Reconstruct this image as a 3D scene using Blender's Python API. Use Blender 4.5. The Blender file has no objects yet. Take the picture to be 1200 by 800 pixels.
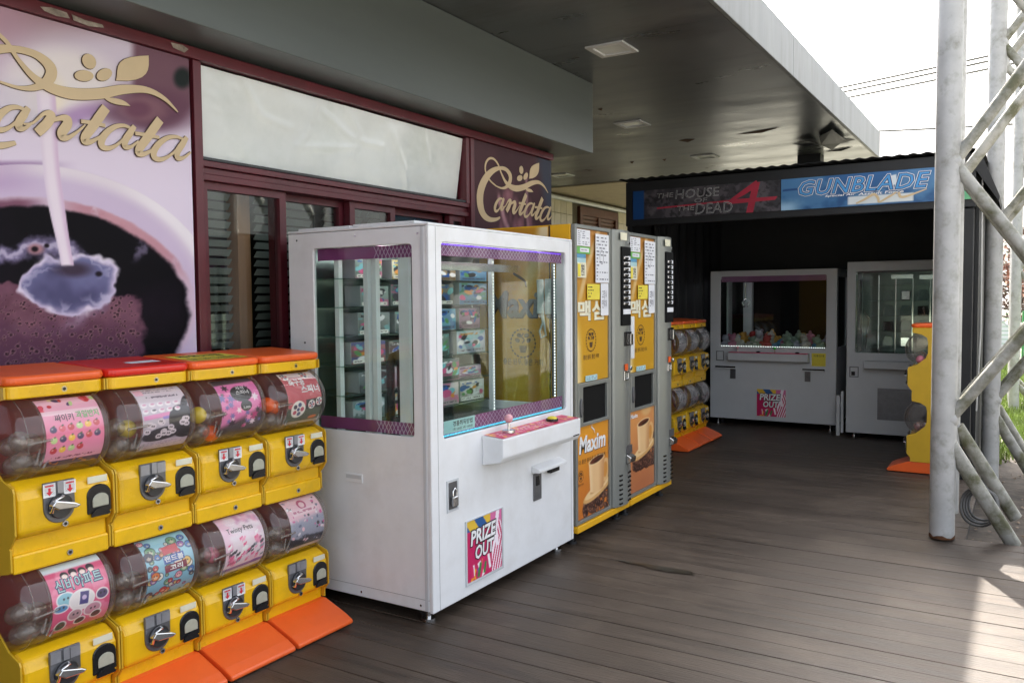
import bpy, bmesh, math, random
import numpy as np
from mathutils import Matrix, Vector
R = math.radians
sc = bpy.context.scene
# ---------------------------------------------------------------- camera (from the two vanishing points of the photograph)
CEN = np.array([600., 400.]); VA = np.array([1200., 345.]); VB = np.array([-1000., 365.])
FPX = math.sqrt(-np.dot(VA - CEN, VB - CEN))
_d1 = np.array([*(VA - CEN), FPX]); _d1 /= np.linalg.norm(_d1)
_d2 = np.array([*(VB - CEN), FPX]); _d2 -= _d1 * np.dot(_d1, _d2); _d2 /= np.linalg.norm(_d2)
_X = -_d2; _Y = _d1; _Z = np.cross(_X, _Y)
WM = np.stack([_X, _Y, _Z])                    # world <- camera(x right, y down, z forward)
EYE = np.array([0., 0., 1.45])
cam = bpy.data.objects.new('camera', bpy.data.cameras.new('camera'))
sc.collection.objects.link(cam)
cx_, cy_, cz_ = WM @ [1, 0, 0], WM @ [0, -1, 0], WM @ [0, 0, -1]
cam.matrix_world = Matrix([[cx_[i], cy_[i], cz_[i], EYE[i]] for i in range(3)] + [[0, 0, 0, 1]])
cam.data.sensor_width = 36; cam.data.lens = FPX / 1200 * 36
cam.data.clip_start = .05; cam.data.clip_end = 600
sc.camera = cam
# ---------------------------------------------------------------- sky, sun, exposure
SUNV = Vector((-1.365, 2.9, 3.42)).normalized()
w = bpy.data.worlds.new('World'); sc.world = w; w.use_nodes = True
nt = w.node_tree; nt.nodes.clear()
sky = nt.nodes.new('ShaderNodeTexSky'); sky.sky_type = 'NISHITA'; sky.sun_disc = False
sky.sun_elevation = math.asin(SUNV.z); sky.sun_rotation = math.atan2(SUNV.x, SUNV.y)
sky.air_density = 1.0; sky.dust_density = 7.0; sky.ozone_density = .6
bg = nt.nodes.new('ShaderNodeBackground'); bg.inputs[1].default_value = .13
hs = nt.nodes.new('ShaderNodeHueSaturation'); hs.inputs['Saturation'].default_value = .42
wo = nt.nodes.new('ShaderNodeOutputWorld')
nt.links.new(sky.outputs[0], hs.inputs['Color']); nt.links.new(hs.outputs[0], bg.inputs[0]); nt.links.new(bg.outputs[0], wo.inputs[0])
sl = bpy.data.lights.new('sun', 'SUN'); sl.energy = 2.9; sl.angle = R(.6); sl.color = (1, .94, .85)
so = bpy.data.objects.new('sun', sl); sc.collection.objects.link(so)
so.rotation_euler = (-SUNV).to_track_quat('-Z', 'Y').to_euler()
so.location = SUNV * 30
sc.view_settings.view_transform = 'Standard'; sc.view_settings.look = 'None'
sc.view_settings.gamma = 1; sc.view_settings.use_curve_mapping = False
sc.view_settings.exposure = 2.52
sc.cycles.max_bounces = 8; sc.cycles.transparent_max_bounces = 24; sc.cycles.diffuse_bounces = 5
sc.cycles.caustics_reflective = False; sc.cycles.caustics_refractive = False

# ---------------------------------------------------------------- pixel -> place helpers
def _ray(p): return WM @ np.array([(p[0] - CEN[0]) / FPX, (p[1] - CEN[1]) / FPX, 1.])
def onz(p, z=0.): r = _ray(p); return EYE + r * ((z - EYE[2]) / r[2])
def onx(p, x): r = _ray(p); return EYE + r * (x / r[0])
def ony(p, y): r = _ray(p); return EYE + r * (y / r[1])
# ---------------------------------------------------------------- object helpers
COL = sc.collection
def tag(o, label=None, cat=None, group=None, kind=None):
    if label: o['label'] = label
    if cat: o['category'] = cat
    if group: o['group'] = group
    if kind: o['kind'] = kind
    return o
def empty(name, loc=(0, 0, 0), rz=0, label=None, cat=None, group=None, kind=None):
    o = bpy.data.objects.new(name, None); COL.objects.link(o)
    o.location = loc; o.rotation_euler = (0, 0, rz); o.empty_display_size = .1
    return tag(o, label, cat, group, kind)
def link(name, me, parent=None, loc=None, rot=None):
    o = bpy.data.objects.new(name, me); COL.objects.link(o)
    if parent: o.parent = parent
    if loc is not None: o.location = loc
    if rot is not None: o.rotation_euler = rot
    return o
def copy_tree(o, parent=None):
    c = o.copy(); COL.objects.link(c); c.parent = parent
    for ch in list(o.children): copy_tree(ch, c)
    return c
class MB:
    def __init__(s): s.v = []; s.f = []; s.sm = []
    def add(s, vs, fs, smooth=False):
        b = len(s.v); s.v += [tuple(map(float, p)) for p in vs]
        s.f += [tuple(i + b for i in f) for f in fs]; s.sm += [smooth] * len(fs); return s
    def box(s, a, b):
        (x0, y0, z0), (x1, y1, z1) = a, b
        return s.add([(x0, y0, z0), (x1, y0, z0), (x1, y1, z0), (x0, y1, z0), (x0, y0, z1), (x1, y0, z1), (x1, y1, z1), (x0, y1, z1)],
                     [(3, 2, 1, 0), (4, 5, 6, 7), (0, 1, 5, 4), (1, 2, 6, 5), (2, 3, 7, 6), (3, 0, 4, 7)])
    def prism(s, poly, axis, a0, a1):
        """extrude a 2-D polygon along axis; poly in the other two coordinates (in order x,y,z)"""
        n = len(poly)
        def P(p, a): return {0: (a, p[0], p[1]), 1: (p[0], a, p[1]), 2: (p[0], p[1], a)}[axis]
        vs = [P(p, a0) for p in poly] + [P(p, a1) for p in poly]
        fs = [tuple(range(n - 1, -1, -1)), tuple(range(n, 2 * n))] + [(i, (i + 1) % n, n + (i + 1) % n, n + i) for i in range(n)]
        return s.add(vs, fs)
    def tube(s, pts, r, n=10, caps=True):
        pts = [Vector(p) for p in pts]; rs = r if isinstance(r, (list, tuple)) else [r] * len(pts)
        vs = []; fs = []; prev = None
        for i, p in enumerate(pts):
            t = (pts[min(i + 1, len(pts) - 1)] - pts[max(i - 1, 0)]).normalized()
            if prev is None:
                u = t.orthogonal().normalized()
            else:
                u = (prev - t * prev.dot(t)).normalized()
            prev = u; b = t.cross(u)
            for k in range(n):
                a = 2 * math.pi * k / n
                vs.append(p + (u * math.cos(a) + b * math.sin(a)) * rs[i])
        for i in range(len(pts) - 1):
            for k in range(n):
                fs.append((i * n + k, i * n + (k + 1) % n, (i + 1) * n + (k + 1) % n, (i + 1) * n + k))
        s.add(vs, fs, True)
        if caps:
            s.add(vs[:n], [tuple(range(n - 1, -1, -1))]); s.add(vs[-n:], [tuple(range(n))])
        return s
    def ball(s, c, r, n=10, m=7, sq=(1, 1, 1)):
        vs = []; fs = []
        for i in range(m + 1):
            th = math.pi * i / m
            for k in range(n):
                a = 2 * math.pi * k / n
                vs.append((c[0] + r * sq[0] * math.sin(th) * math.cos(a), c[1] + r * sq[1] * math.sin(th) * math.sin(a), c[2] + r * sq[2] * math.cos(th)))
        for i in range(m):
            for k in range(n):
                fs.append((i * n + k, (i + 1) * n + k, (i + 1) * n + (k + 1) % n, i * n + (k + 1) % n))
        return s.add(vs, fs, True)
    def disc(s, c, r, axis, t, n=20):
        pts = [(math.cos(2 * math.pi * k / n) * r, math.sin(2 * math.pi * k / n) * r) for k in range(n)]
        o = [(c[1], c[2]), (c[0], c[2]), (c[0], c[1])][axis]
        return s.prism([(p[0] + o[0], p[1] + o[1]) for p in pts], axis, c[axis], c[axis] + t)
    def ring(s, x0, z0, x1, z1, hx0, hz0, hx1, hz1, rad, y0, y1, k=5):
        """panel in the xz plane with a rounded rectangular opening, between y0 and y1"""
        out = [(x0, z0), (x1, z0), (x1, z1), (x0, z1)]
        cs = [(hx0 + rad, hz0 + rad, 180), (hx1 - rad, hz0 + rad, 270), (hx1 - rad, hz1 - rad, 0), (hx0 + rad, hz1 - rad, 90)]
        inn = [[(c[0] + rad * math.cos(R(c[2] + 90 * i / k)), c[1] + rad * math.sin(R(c[2] + 90 * i / k))) for i in range(k + 1)] for c in cs]
        fl = [p for q in inn for p in q]; N = len(fl)
        vs = []; fs = []
        for y in (y0, y1): vs += [(p[0], y, p[1]) for p in out + fl]
        T = 4 + N
        for side in (0, 1):
            b = side * T
            for c in range(4):
                st = b + 4 + c * (k + 1)
                for i in range(k): fs.append((b + c, st + i + 1, st + i) if side else (b + c, st + i, st + i + 1))
                c2 = (c + 1) % 4; e = st + k; f2 = b + 4 + c2 * (k + 1)
                fs.append((b + c, b + c2, f2, e))
        for c in range(4): fs.append((c, (c + 1) % 4, T + (c + 1) % 4, T + c))
        for i in range(N): j = (i + 1) % N; fs.append((4 + j, 4 + i, T + 4 + i, T + 4 + j))
        return s.add(vs, fs)
    def build(s, name, mat, parent=None, bevel=0, seg=2, loc=None, rot=None):
        return link(name, s.mesh(name, mat, bevel, seg), parent, loc, rot)
    def mesh(s, name, mat, bevel=0, seg=2):
        me = bpy.data.meshes.new(name); me.from_pydata(s.v, [], s.f)
        me.polygons.foreach_set('use_smooth', s.sm)
        bm = bmesh.new(); bm.from_mesh(me)
        bmesh.ops.recalc_face_normals(bm, faces=bm.faces)
        if bevel:
            es = [e for e in bm.edges if len(e.link_faces) == 2 and e.calc_face_angle(0) > .5]
            bmesh.ops.bevel(bm, geom=es, offset=bevel, segments=seg, affect='EDGES', clamp_overlap=True, profile=.5)
        bm.to_mesh(me); bm.free()
        me.materials.append(mat); return me
# ---------------------------------------------------------------- materials
def lin(c): c = np.asarray(c, float); return np.where(c <= .04045, c / 12.92, ((c + .055) / 1.055) ** 2.4)
def N(nt, t, **kw):
    n = nt.nodes.new(t)
    for k, v in kw.items(): setattr(n, k, v)
    return n
def mat(name, col, rough=.5, metal=0, var=.12, scale=6, stretch=(1, 1, 1), bump=0, bscale=60, emit=None, rnd=0, spec=.5, dirt=None, dscale=2.5, damt=.5, rvar=0, coat=0, coords='Object', dworld=False, dlo=.5):
    m = bpy.data.materials.new(name); m.use_nodes = True; nt = m.node_tree
    b = nt.nodes['Principled BSDF']; L = nt.links.new
    b.inputs['Roughness'].default_value = rough; b.inputs['Metallic'].default_value = metal
    b.inputs['Specular IOR Level'].default_value = spec; b.inputs['Coat Weight'].default_value = coat
    tc = N(nt, 'ShaderNodeTexCoord'); mp = N(nt, 'ShaderNodeMapping'); mp.inputs['Scale'].default_value = stretch
    L(tc.outputs[coords], mp.inputs[0])
    src = mp.outputs[0]
    if rnd:
        oi = N(nt, 'ShaderNodeObjectInfo'); ad = N(nt, 'ShaderNodeVectorMath', operation='MULTIPLY_ADD')
        cb = N(nt, 'ShaderNodeCombineXYZ')
        for i in range(3): L(oi.outputs['Random'], cb.inputs[i])
        ad.inputs[1].default_value = (37, 53, 71); L(cb.outputs[0], ad.inputs[0]); L(mp.outputs[0], ad.inputs[2]); src = ad.outputs[0]
    nz = N(nt, 'ShaderNodeTexNoise'); nz.inputs['Scale'].default_value = scale; nz.inputs['Detail'].default_value = 6; nz.inputs['Roughness'].default_value = .6
    L(src, nz.inputs['Vector'])
    mr = N(nt, 'ShaderNodeMapRange'); mr.inputs[1].default_value = .3; mr.inputs[2].default_value = .7
    mr.inputs[3].default_value = 1 - var; mr.inputs[4].default_value = 1 + var; L(nz.outputs[0], mr.inputs[0])
    val = mr.outputs[0]
    if rnd:
        m2 = N(nt, 'ShaderNodeMapRange'); m2.inputs[3].default_value = 1 - rnd; m2.inputs[4].default_value = 1 + rnd; L(oi.outputs['Random'], m2.inputs[0])
        mu = N(nt, 'ShaderNodeMath', operation='MULTIPLY'); L(val, mu.inputs[0]); L(m2.outputs[0], mu.inputs[1]); val = mu.outputs[0]
    sca = N(nt, 'ShaderNodeVectorMath', operation='SCALE'); sca.inputs[0].default_value = tuple(col); L(val, sca.inputs['Scale'])
    out = sca.outputs[0]
    if dirt is not None:
        n2 = N(nt, 'ShaderNodeTexNoise'); n2.inputs['Scale'].default_value = dscale; n2.inputs['Detail'].default_value = 8; n2.inputs['Roughness'].default_value = .65
        L(N(nt, 'ShaderNodeNewGeometry').outputs['Position'] if dworld else src, n2.inputs['Vector'])
        m3 = N(nt, 'ShaderNodeMapRange'); m3.inputs[1].default_value = dlo; m3.inputs[2].default_value = dlo + .22; m3.inputs[4].default_value = damt; L(n2.outputs[0], m3.inputs[0])
        mx = N(nt, 'ShaderNodeMix', data_type='RGBA'); L(m3.outputs[0], mx.inputs[0]); L(out, mx.inputs[6]); mx.inputs[7].default_value = (*dirt, 1); out = mx.outputs[2]
    L(out, b.inputs['Base Color'])
    if rvar:
        m4 = N(nt, 'ShaderNodeMapRange'); m4.inputs[1].default_value = .3; m4.inputs[2].default_value = .7; m4.inputs[3].default_value = rough - rvar; m4.inputs[4].default_value = rough + rvar
        L(nz.outputs[0], m4.inputs[0]); L(m4.outputs[0], b.inputs['Roughness'])
    if bump:
        n5 = N(nt, 'ShaderNodeTexNoise'); n5.inputs['Scale'].default_value = bscale; n5.inputs['Detail'].default_value = 4; L(src, n5.inputs['Vector'])
        bp = N(nt, 'ShaderNodeBump'); bp.inputs['Strength'].default_value = bump; bp.inputs['Distance'].default_value = .01
        L(n5.outputs[0], bp.inputs['Height']); L(bp.outputs[0], b.inputs['Normal'])
    if emit:
        b.inputs['Emission Color'].default_value = (*emit[0], 1); b.inputs['Emission Strength'].default_value = emit[1]
    return m
def glass(name, tint=(.93, .97, .95), refl=1.45, rough=.02, haze=0, hazecol=(.8, .8, .8)):
    m = bpy.data.materials.new(name); m.use_nodes = True; nt = m.node_tree; nt.nodes.clear(); L = nt.links.new
    t = N(nt, 'ShaderNodeBsdfTransparent'); t.inputs[0].default_value = (*tint, 1)
    g = N(nt, 'ShaderNodeBsdfGlossy'); g.inputs['Roughness'].default_value = rough
    lw = N(nt, 'ShaderNodeLayerWeight'); lw.inputs[0].default_value = .5; pw = N(nt, 'ShaderNodeMath', operation='POWER'); pw.inputs[1].default_value = 5; L(lw.outputs['Facing'], pw.inputs[0])
    f0 = ((refl - 1) / (refl + 1)) ** 2; f = N(nt, 'ShaderNodeMath', operation='MULTIPLY_ADD'); f.inputs[1].default_value = 1 - f0; f.inputs[2].default_value = f0; L(pw.outputs[0], f.inputs[0])   # Schlick, the same from both sides
    tc = N(nt, 'ShaderNodeTexCoord'); nz = N(nt, 'ShaderNodeTexNoise'); nz.inputs['Scale'].default_value = 1.5; L(tc.outputs['Object'], nz.inputs['Vector'])
    bp = N(nt, 'ShaderNodeBump'); bp.inputs['Strength'].default_value = .04; L(nz.outputs[0], bp.inputs['Height']); L(bp.outputs[0], g.inputs['Normal'])
    mx = N(nt, 'ShaderNodeMixShader'); L(f.outputs[0], mx.inputs[0]); L(t.outputs[0], mx.inputs[1]); L(g.outputs[0], mx.inputs[2])
    o = N(nt, 'ShaderNodeOutputMaterial'); last = mx.outputs[0]
    if haze:
        d = N(nt, 'ShaderNodeBsdfDiffuse'); d.inputs[0].default_value = (*hazecol, 1)
        m2 = N(nt, 'ShaderNodeMixShader'); m2.inputs[0].default_value = haze; L(last, m2.inputs[1]); L(d.outputs[0], m2.inputs[2]); last = m2.outputs[0]
    L(last, o.inputs[0]); return m
def printmat(name, rough=.4, spec=.5):
    m = bpy.data.materials.new(name); m.use_nodes = True; nt = m.node_tree; b = nt.nodes['Principled BSDF']
    a = N(nt, 'ShaderNodeAttribute', attribute_name='Col'); nt.links.new(a.outputs['Color'], b.inputs['Base Color'])
    b.inputs['Roughness'].default_value = rough; b.inputs['Specular IOR Level'].default_value = spec
    return m
M = {}
M['white'] = mat('white_powder_coat', (.76, .77, .78), .36, var=.04, dirt=(.50, .47, .42), dscale=5, damt=.22, bump=.02, bscale=4)
M['white_grey'] = mat('aged_white_powder_coat', (.55, .57, .59), .42, var=.04, dirt=(.35, .34, .32), dscale=3, damt=.25)
M['yellow'] = mat('yellow_plastic', (.84, .49, .006), .3, var=.05, scale=4, rnd=.04, dirt=(.50, .29, .02), dscale=7, damt=.45, rvar=.08)
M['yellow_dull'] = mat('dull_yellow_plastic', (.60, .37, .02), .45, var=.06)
M['orange'] = mat('orange_plastic', (.87, .13, .022), .34, var=.05, rnd=.05, dirt=(.6, .1, .03), damt=.35)
M['red'] = mat('red_plastic', (.68, .022, .012), .28, var=.04)
M['darkred'] = mat('maroon_plastic', (.30, .050, .042), .4, var=.1)
M['gunmetal'] = mat('grey_metal_plate', (.17, .17, .18), .35, .6, var=.15, scale=20)
M['steel'] = mat('bright_steel', (.62, .62, .62), .22, 1, var=.08)
M['chrome'] = mat('chrome', (.8, .8, .8), .08, 1, var=.02)
M['black'] = mat('black_plastic', (.009, .009, .010), .25, var=.1)
M['blackpaint'] = mat('black_painted_sheet', (.010, .011, .013), .55, var=.25, bump=.1, bscale=8)
M['paper'] = mat('white_paper', (.72, .73, .76), .7, var=.03)
M['pap_yellow'] = mat('yellow_paper', (.75, .62, .06), .7, var=.04)
M['pap_green'] = mat('green_sticker', (.14, .42, .09), .6)
M['pap_blue'] = mat('blue_sticker', (.10, .30, .48), .6)
M['pap_cyan'] = mat('pale_blue_sticker', (.38, .58, .60), .6)
M['pap_cream'] = mat('cream_sticker', (.72, .69, .52), .6)
M['ink'] = mat('black_ink', (.015, .015, .017), .5)
M['ink_grey'] = mat('grey_ink', (.16, .16, .19), .6)
M['ink_darkred'] = mat('dark_red_ink', (.33, .02, .045), .5); M['ink_lgrey'] = mat('light_grey_ink', (.50, .51, .52), .5)
M['void'] = mat('matt_black_recess', (.005, .005, .005), .7, spec=.15)
M['ink_red'] = mat('red_ink', (.6, .03, .05), .5)
M['ink_white'] = mat('white_ink', (.82, .82, .82), .45)
M['ink_brown'] = mat('brown_ink', (.07, .032, .012), .5)
M['ink_pink'] = mat('pink_ink', (.7, .12, .3), .5)
M['ink_blue'] = mat('blue_ink', (.06, .28, .6), .5)
M['ink_navy'] = mat('navy_ink', (.01, .03, .12), .5)
M['gold'] = mat('beige_gold_vinyl', (.60, .46, .27), .45, var=.05)
M['gold_dark'] = mat('brown_vinyl_outline', (.10, .055, .04), .5)
M['maroon'] = mat('maroon_painted_frame', (.105, .014, .022), .38, var=.15, dirt=(.05, .012, .015), damt=.5)
M['maroon_wall'] = mat('dark_maroon_wall', (.06, .013, .018), .5, var=.2)
M['lightbox'] = mat('faded_white_acrylic', (.74, .775, .765), .2, var=.06, scale=2, dirt=(.52, .58, .54), dscale=1.6, damt=.5, bump=.35, bscale=2.2, coat=.4)
M['soffit'] = mat('grey_metal_soffit', (.195, .207, .215), .35, .70, var=.22, scale=1.6, stretch=(.5, 1.6, 1), dirt=(.09, .086, .078), dscale=1.3, damt=.65, rvar=.11)
M['bulkhead'] = mat('grey_green_painted_metal', (.105, .122, .118), .36, .1, var=.10, scale=1.5, stretch=(1, .3, 2))
M['fascia'] = mat('pale_metal_fascia', (.17, .182, .182), .5, .2, var=.14, scale=2, stretch=(1, 2.5, .4), dirt=(.08, .08, .07), dscale=3, damt=.5)
M['wood'] = mat('weathered_deck_plank', (.058, .043, .032), .50, var=.40, scale=3.2, stretch=(.35, 5, 1), rnd=.12, dirt=(.122, .094, .070), dscale=1.6, damt=.75, dworld=True, bump=.3, bscale=40, rvar=.08, spec=.4)
M['joist'] = mat('dark_joist', (.012, .011, .010), .8)
M['wet'] = mat('wet_wood', (.032, .027, .019), .3, var=.3, scale=8, stretch=(1, 4, 1))
M['soil'] = mat('bare_soil', (.055, .043, .032), .9, var=.45, scale=7, dirt=(.12, .10, .07), dscale=9, damt=.6, bump=.6, bscale=25)
M['grass'] = mat('lawn_ground', (.15, .145, .105), .9, var=.4, scale=4, dirt=(.12, .10, .05), dscale=1.2, damt=.4, bump=.5, bscale=40)
M['bounce_paving'] = mat('pale_bounce_paving', (.30, .29, .27), .85, var=.15, scale=3)
M['pole'] = mat('white_painted_steel_pipe', (.45, .45, .44), .5, var=.14, scale=6, dirt=(.15, .145, .09), dscale=11, damt=.6, bump=.1, bscale=20)
M['pole_dirty'] = mat('mossy_painted_steel_pipe', (.37, .365, .33), .6, var=.22, scale=8, dirt=(.10, .10, .045), dscale=7, damt=.95, dlo=.42, bump=.25, bscale=30)
M['rust'] = mat('rust', (.10, .04, .015), .9, var=.4, scale=30)
M['tile'] = mat('cream_wall_tile', (.48, .43, .31), .35, var=.06, rnd=.06)
M['grout'] = mat('dark_grout', (.10, .085, .06), .9)
M['beige'] = mat('beige_plaster', (.50, .42, .30), .7, var=.08)
M['brownwood'] = mat('brown_window_frame', (.10, .035, .02), .55, var=.15)
M['slat'] = mat('grey_blind_slat', (.26, .28, .27), .45, var=.1, rnd=.1)
M['tan'] = mat('tan_wood_post', (.40, .20, .11), .6, var=.15, stretch=(4, 4, .5))
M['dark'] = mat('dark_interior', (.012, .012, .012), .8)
M['vgrey'] = mat('grey_vending_metal', (.27, .28, .26), .36, .45, var=.06, scale=3)
M['vyellow'] = mat('golden_yellow_enamel', (.80, .42, .012), .35, var=.05)
M['teal'] = mat('teal_grey_back_panel', (.24, .30, .285), .22, .5, var=.1)
M['purple'] = mat('purple_print', (.24, .045, .17), .4)
M['lilac'] = mat('pale_lilac_line', (.58, .40, .55), .4)
M['pinkpanel'] = mat('pink_control_print', (.68, .06, .16), .35, var=.2, scale=25)
M['pinkball'] = mat('pink_ball', (.75, .38, .42), .25)
M['green'] = mat('green_plastic', (.05, .5, .06), .3)
M['cablegrey'] = mat('grey_cable', (.16, .16, .16), .8)
M['rubber'] = mat('black_rubber', (.02, .02, .022), .6, var=.2)
M['hose'] = mat('grey_hose', (.10, .10, .10), .5)
M['rope'] = mat('white_rope', (.5, .5, .48), .7)
M['glass'] = glass('cabinet_glass', (.93, .98, .96), 1.45)
M['glass_win'] = glass('window_glass', (.86, .9, .88), 1.55)
M['tank'] = glass('clear_tank_plastic', (.96, .94, .92), 1.65, .05, .025, (.8, .76, .72))
M['capsule'] = glass('clear_capsule_plastic', (.84, .82, .80), 1.85, .07, .11, (.60, .54, .48)); M['rim'] = glass('clear_rim_plastic', (.88, .86, .84), 1.6, .1, .12, (.7, .68, .66))
M['shelfglass'] = glass('glass_shelf', (.55, .75, .68), 1.5, .03, .1, (.3, .45, .4))
M['film'] = glass('clear_packet_film', (.8, .84, .84), 1.9, .12, .12, (.7, .75, .75))
M['led_w'] = mat('white_led', (.9, .9, .9), .4, emit=((1, 1, 1), .42))
M['led_p'] = mat('violet_led', (.3, .1, .8), .4, emit=((.16, .05, .7), .28))
M['led_c'] = mat('cyan_led', (.1, .7, .9), .4, emit=((.06, .5, .8), .22))
M['lamp'] = mat('small_cabinet_lamp', (.9, .9, .9), .4, emit=((.9, .9, 1), 3))
M['print'] = printmat('printed_film', .35); M['print_matte'] = printmat('printed_paper', .55)
M['postprint'] = printmat('printed_banner', .55, .10)
for i, c in enumerate([(.36, .04, .04), (.42, .22, .04), (.06, .18, .3), (.4, .37, .34), (.4, .14, .22), (.2, .26, .2), (.32, .30, .36)]):
    M['toy%d' % i] = mat('toy_cloth_%d' % i, c, .8, var=.1)
# ---------------------------------------------------------------- lettering and prints
_tc = {}
def text_geo(s, bold=0., shear=0., space=1., line=1., align='LEFT'):
    k = (s, bold, shear, space, line, align)
    if k in _tc: return _tc[k]
    cu = bpy.data.curves.new('t', 'FONT'); cu.body = s; cu.offset = bold; cu.shear = shear; cu.space_character = space; cu.space_line = line
    cu.resolution_u = 2; cu.fill_mode = 'FRONT'; cu.align_x = align
    o = bpy.data.objects.new('t', cu)
    me = bpy.data.meshes.new_from_object(o)
    v = np.array([tuple(p.co) for p in me.vertices])[:, :2] if len(me.vertices) else np.zeros((0, 2))
    f = [tuple(p.vertices) for p in me.polygons]
    bpy.data.objects.remove(o); bpy.data.curves.remove(cu); bpy.data.meshes.remove(me)
    _tc[k] = (v, f); return _tc[k]
def letters(name, s, mapf, box, m, parent, bold=0., shear=0., keep=False, lift=0., space=1., line=1., align='LEFT', ref=None):
    """write s into the box (u0,v0,u1,v1); mapf(u,v,lift)->xyz.  ref: geometry whose bounds set the fit (for outlines)"""
    v, f = text_geo(s, bold, shear, space, line, align)
    if len(v) == 0: return None
    rv = text_geo(s, ref, shear, space, line, align)[0] if ref is not None else v
    lo, hi = rv.min(0), rv.max(0); u0, v0, u1, v1 = box
    sx, sy = (u1 - u0) / (hi[0] - lo[0]), (v1 - v0) / (hi[1] - lo[1])
    if keep: sx = sy = min(sx, sy)
    P = [mapf(u0 + (p[0] - lo[0]) * sx, v0 + (p[1] - lo[1]) * sy, lift) for p in v]
    me = bpy.data.meshes.new(name); me.from_pydata([tuple(map(float, p)) for p in P], [], f); me.materials.append(m)
    return link(name, me, parent)
def poly_sheet(name, polys, mapf, m, parent, lift=0., eps=5e-6):
    vs = []; fs = []
    for i, pl in enumerate(polys):
        b = len(vs); vs += [tuple(map(float, mapf(p[0], p[1], lift + i * eps))) for p in pl]; fs.append(tuple(range(b, b + len(pl))))
    me = bpy.data.meshes.new(name); me.from_pydata(vs, [], fs); me.materials.append(m)
    return link(name, me, parent)
def _h(ix, iy, seed):
    n = (ix * 374761393 + iy * 668265263 + seed * 974711) & 0x7fffffff
    n = ((n ^ (n >> 13)) * 1274126177) & 0x7fffffff
    return ((n ^ (n >> 16)) & 0xffff) / 65535.
def vn(x, y, seed=0):
    x = np.asarray(x, float); y = np.asarray(y, float)
    ix = np.floor(x).astype(np.int64); iy = np.floor(y).astype(np.int64); fx = x - ix; fy = y - iy
    fx = fx * fx * (3 - 2 * fx); fy = fy * fy * (3 - 2 * fy)
    return (_h(ix, iy, seed) * (1 - fx) + _h(ix + 1, iy, seed) * fx) * (1 - fy) + (_h(ix, iy + 1, seed) * (1 - fx) + _h(ix + 1, iy + 1, seed) * fx) * fy
def fbm(x, y, seed=0, o=4):
    t = 0; a = .5
    for i in range(o): t = t + a * vn(x, y, seed + i * 17); x = x * 2.03; y = y * 2.03; a *= .5
    return t / (1 - .5 ** o)
def ss(a, b, x): t = np.clip((x - a) / (b - a), 0, 1); return t * t * (3 - 2 * t)
class Cv:
    def __init__(s, nu, nv, asp):
        u, v = np.meshgrid(np.linspace(0, 1, nu), np.linspace(0, 1, nv)); s.nu, s.nv = nu, nv
        s.u = u.ravel(); s.v = v.ravel(); s.x = s.u * asp; s.y = s.v; s.c = np.full((nu * nv, 3), .8); s.soft = .7 / nv
    def mix(s, k, col):
        k = np.clip(k, 0, 1)[:, None]; s.c = s.c * (1 - k) + np.asarray(col) / 255. * k; return s
    def fill(s, col): s.c[:] = np.array(col) / 255.; return s
    def grad(s, a, b, t): t = np.clip(t, 0, 1)[:, None]; s.c = (np.array(a) * (1 - t) + np.array(b) * t) / 255.; return s
    def ell(s, cx, cy, rx, ry, col, rot=0, soft=None, a=1.):
        c, n = math.cos(rot), math.sin(rot); dx = s.x - cx; dy = s.y - cy
        d = np.sqrt(((dx * c + dy * n) / rx) ** 2 + ((-dx * n + dy * c) / ry) ** 2)
        w = (soft or s.soft) / min(rx, ry); return s.mix(a * (1 - ss(1 - w, 1 + w, d)), col)
    def rect(s, x0, y0, x1, y1, col, rot=0, a=1.):
        cx, cy = (x0 + x1) / 2, (y0 + y1) / 2; c, n = math.cos(rot), math.sin(rot); dx = s.x - cx; dy = s.y - cy
        X = np.abs(dx * c + dy * n) - (x1 - x0) / 2; Y = np.abs(-dx * n + dy * c) - (y1 - y0) / 2
        return s.mix(a * (1 - ss(-s.soft, s.soft, np.maximum(X, Y))), col)
    def scrib(s, x0, y0, x1, y1, col, rows, seed=0, dens=.5, a=.8):
        """rows of small print"""
        h = (y1 - y0) / rows
        fy = ((s.y - y0) / h) % 1; inside = (s.x > x0) & (s.x < x1) & (s.y > y0) & (s.y < y1) & (fy > .25) & (fy < .8)
        row = np.floor((s.y - y0) / h); n = vn(s.x / (h * .35), row * 7.3 + s.y / (h * .3), seed)
        return s.mix(a * (inside & (n > 1 - dens)), col)
    def sheet(s, name, mapf, parent, m, lift=0.):
        vs = np.array([mapf(u, v, lift) for u, v in zip(s.u, s.v)]) if not getattr(mapf, 'vec', False) else mapf(s.u, s.v, lift)
        i = np.arange(s.nu * s.nv).reshape(s.nv, s.nu)
        fs = np.stack([i[:-1, :-1], i[:-1, 1:], i[1:, 1:], i[1:, :-1]], -1).reshape(-1, 4)
        me = bpy.data.meshes.new(name); me.from_pydata(vs.tolist(), [], fs.tolist())
        me.polygons.foreach_set('use_smooth', [True] * len(fs))
        at = me.color_attributes.new('Col', 'FLOAT_COLOR', 'POINT')
        at.data.foreach_set('color', np.concatenate([lin(np.clip(s.c, 0, 1)), np.ones((len(s.c), 1))], 1).ravel().astype(np.float32))
        me.materials.append(m); return link(name, me, parent)
def flat(x0, z0, x1, z1, y):
    """local front plane (facing -y): u,v in 0..1 over the rectangle"""
    def f(u, v, l=0): return (x0 + (x1 - x0) * u, y - l, z0 + (z1 - z0) * v)
    return f
def flatm(y):                                  # u,v are metres in the local front plane
    def f(u, v, l=0): return (u, y - l, v)
    return f
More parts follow.
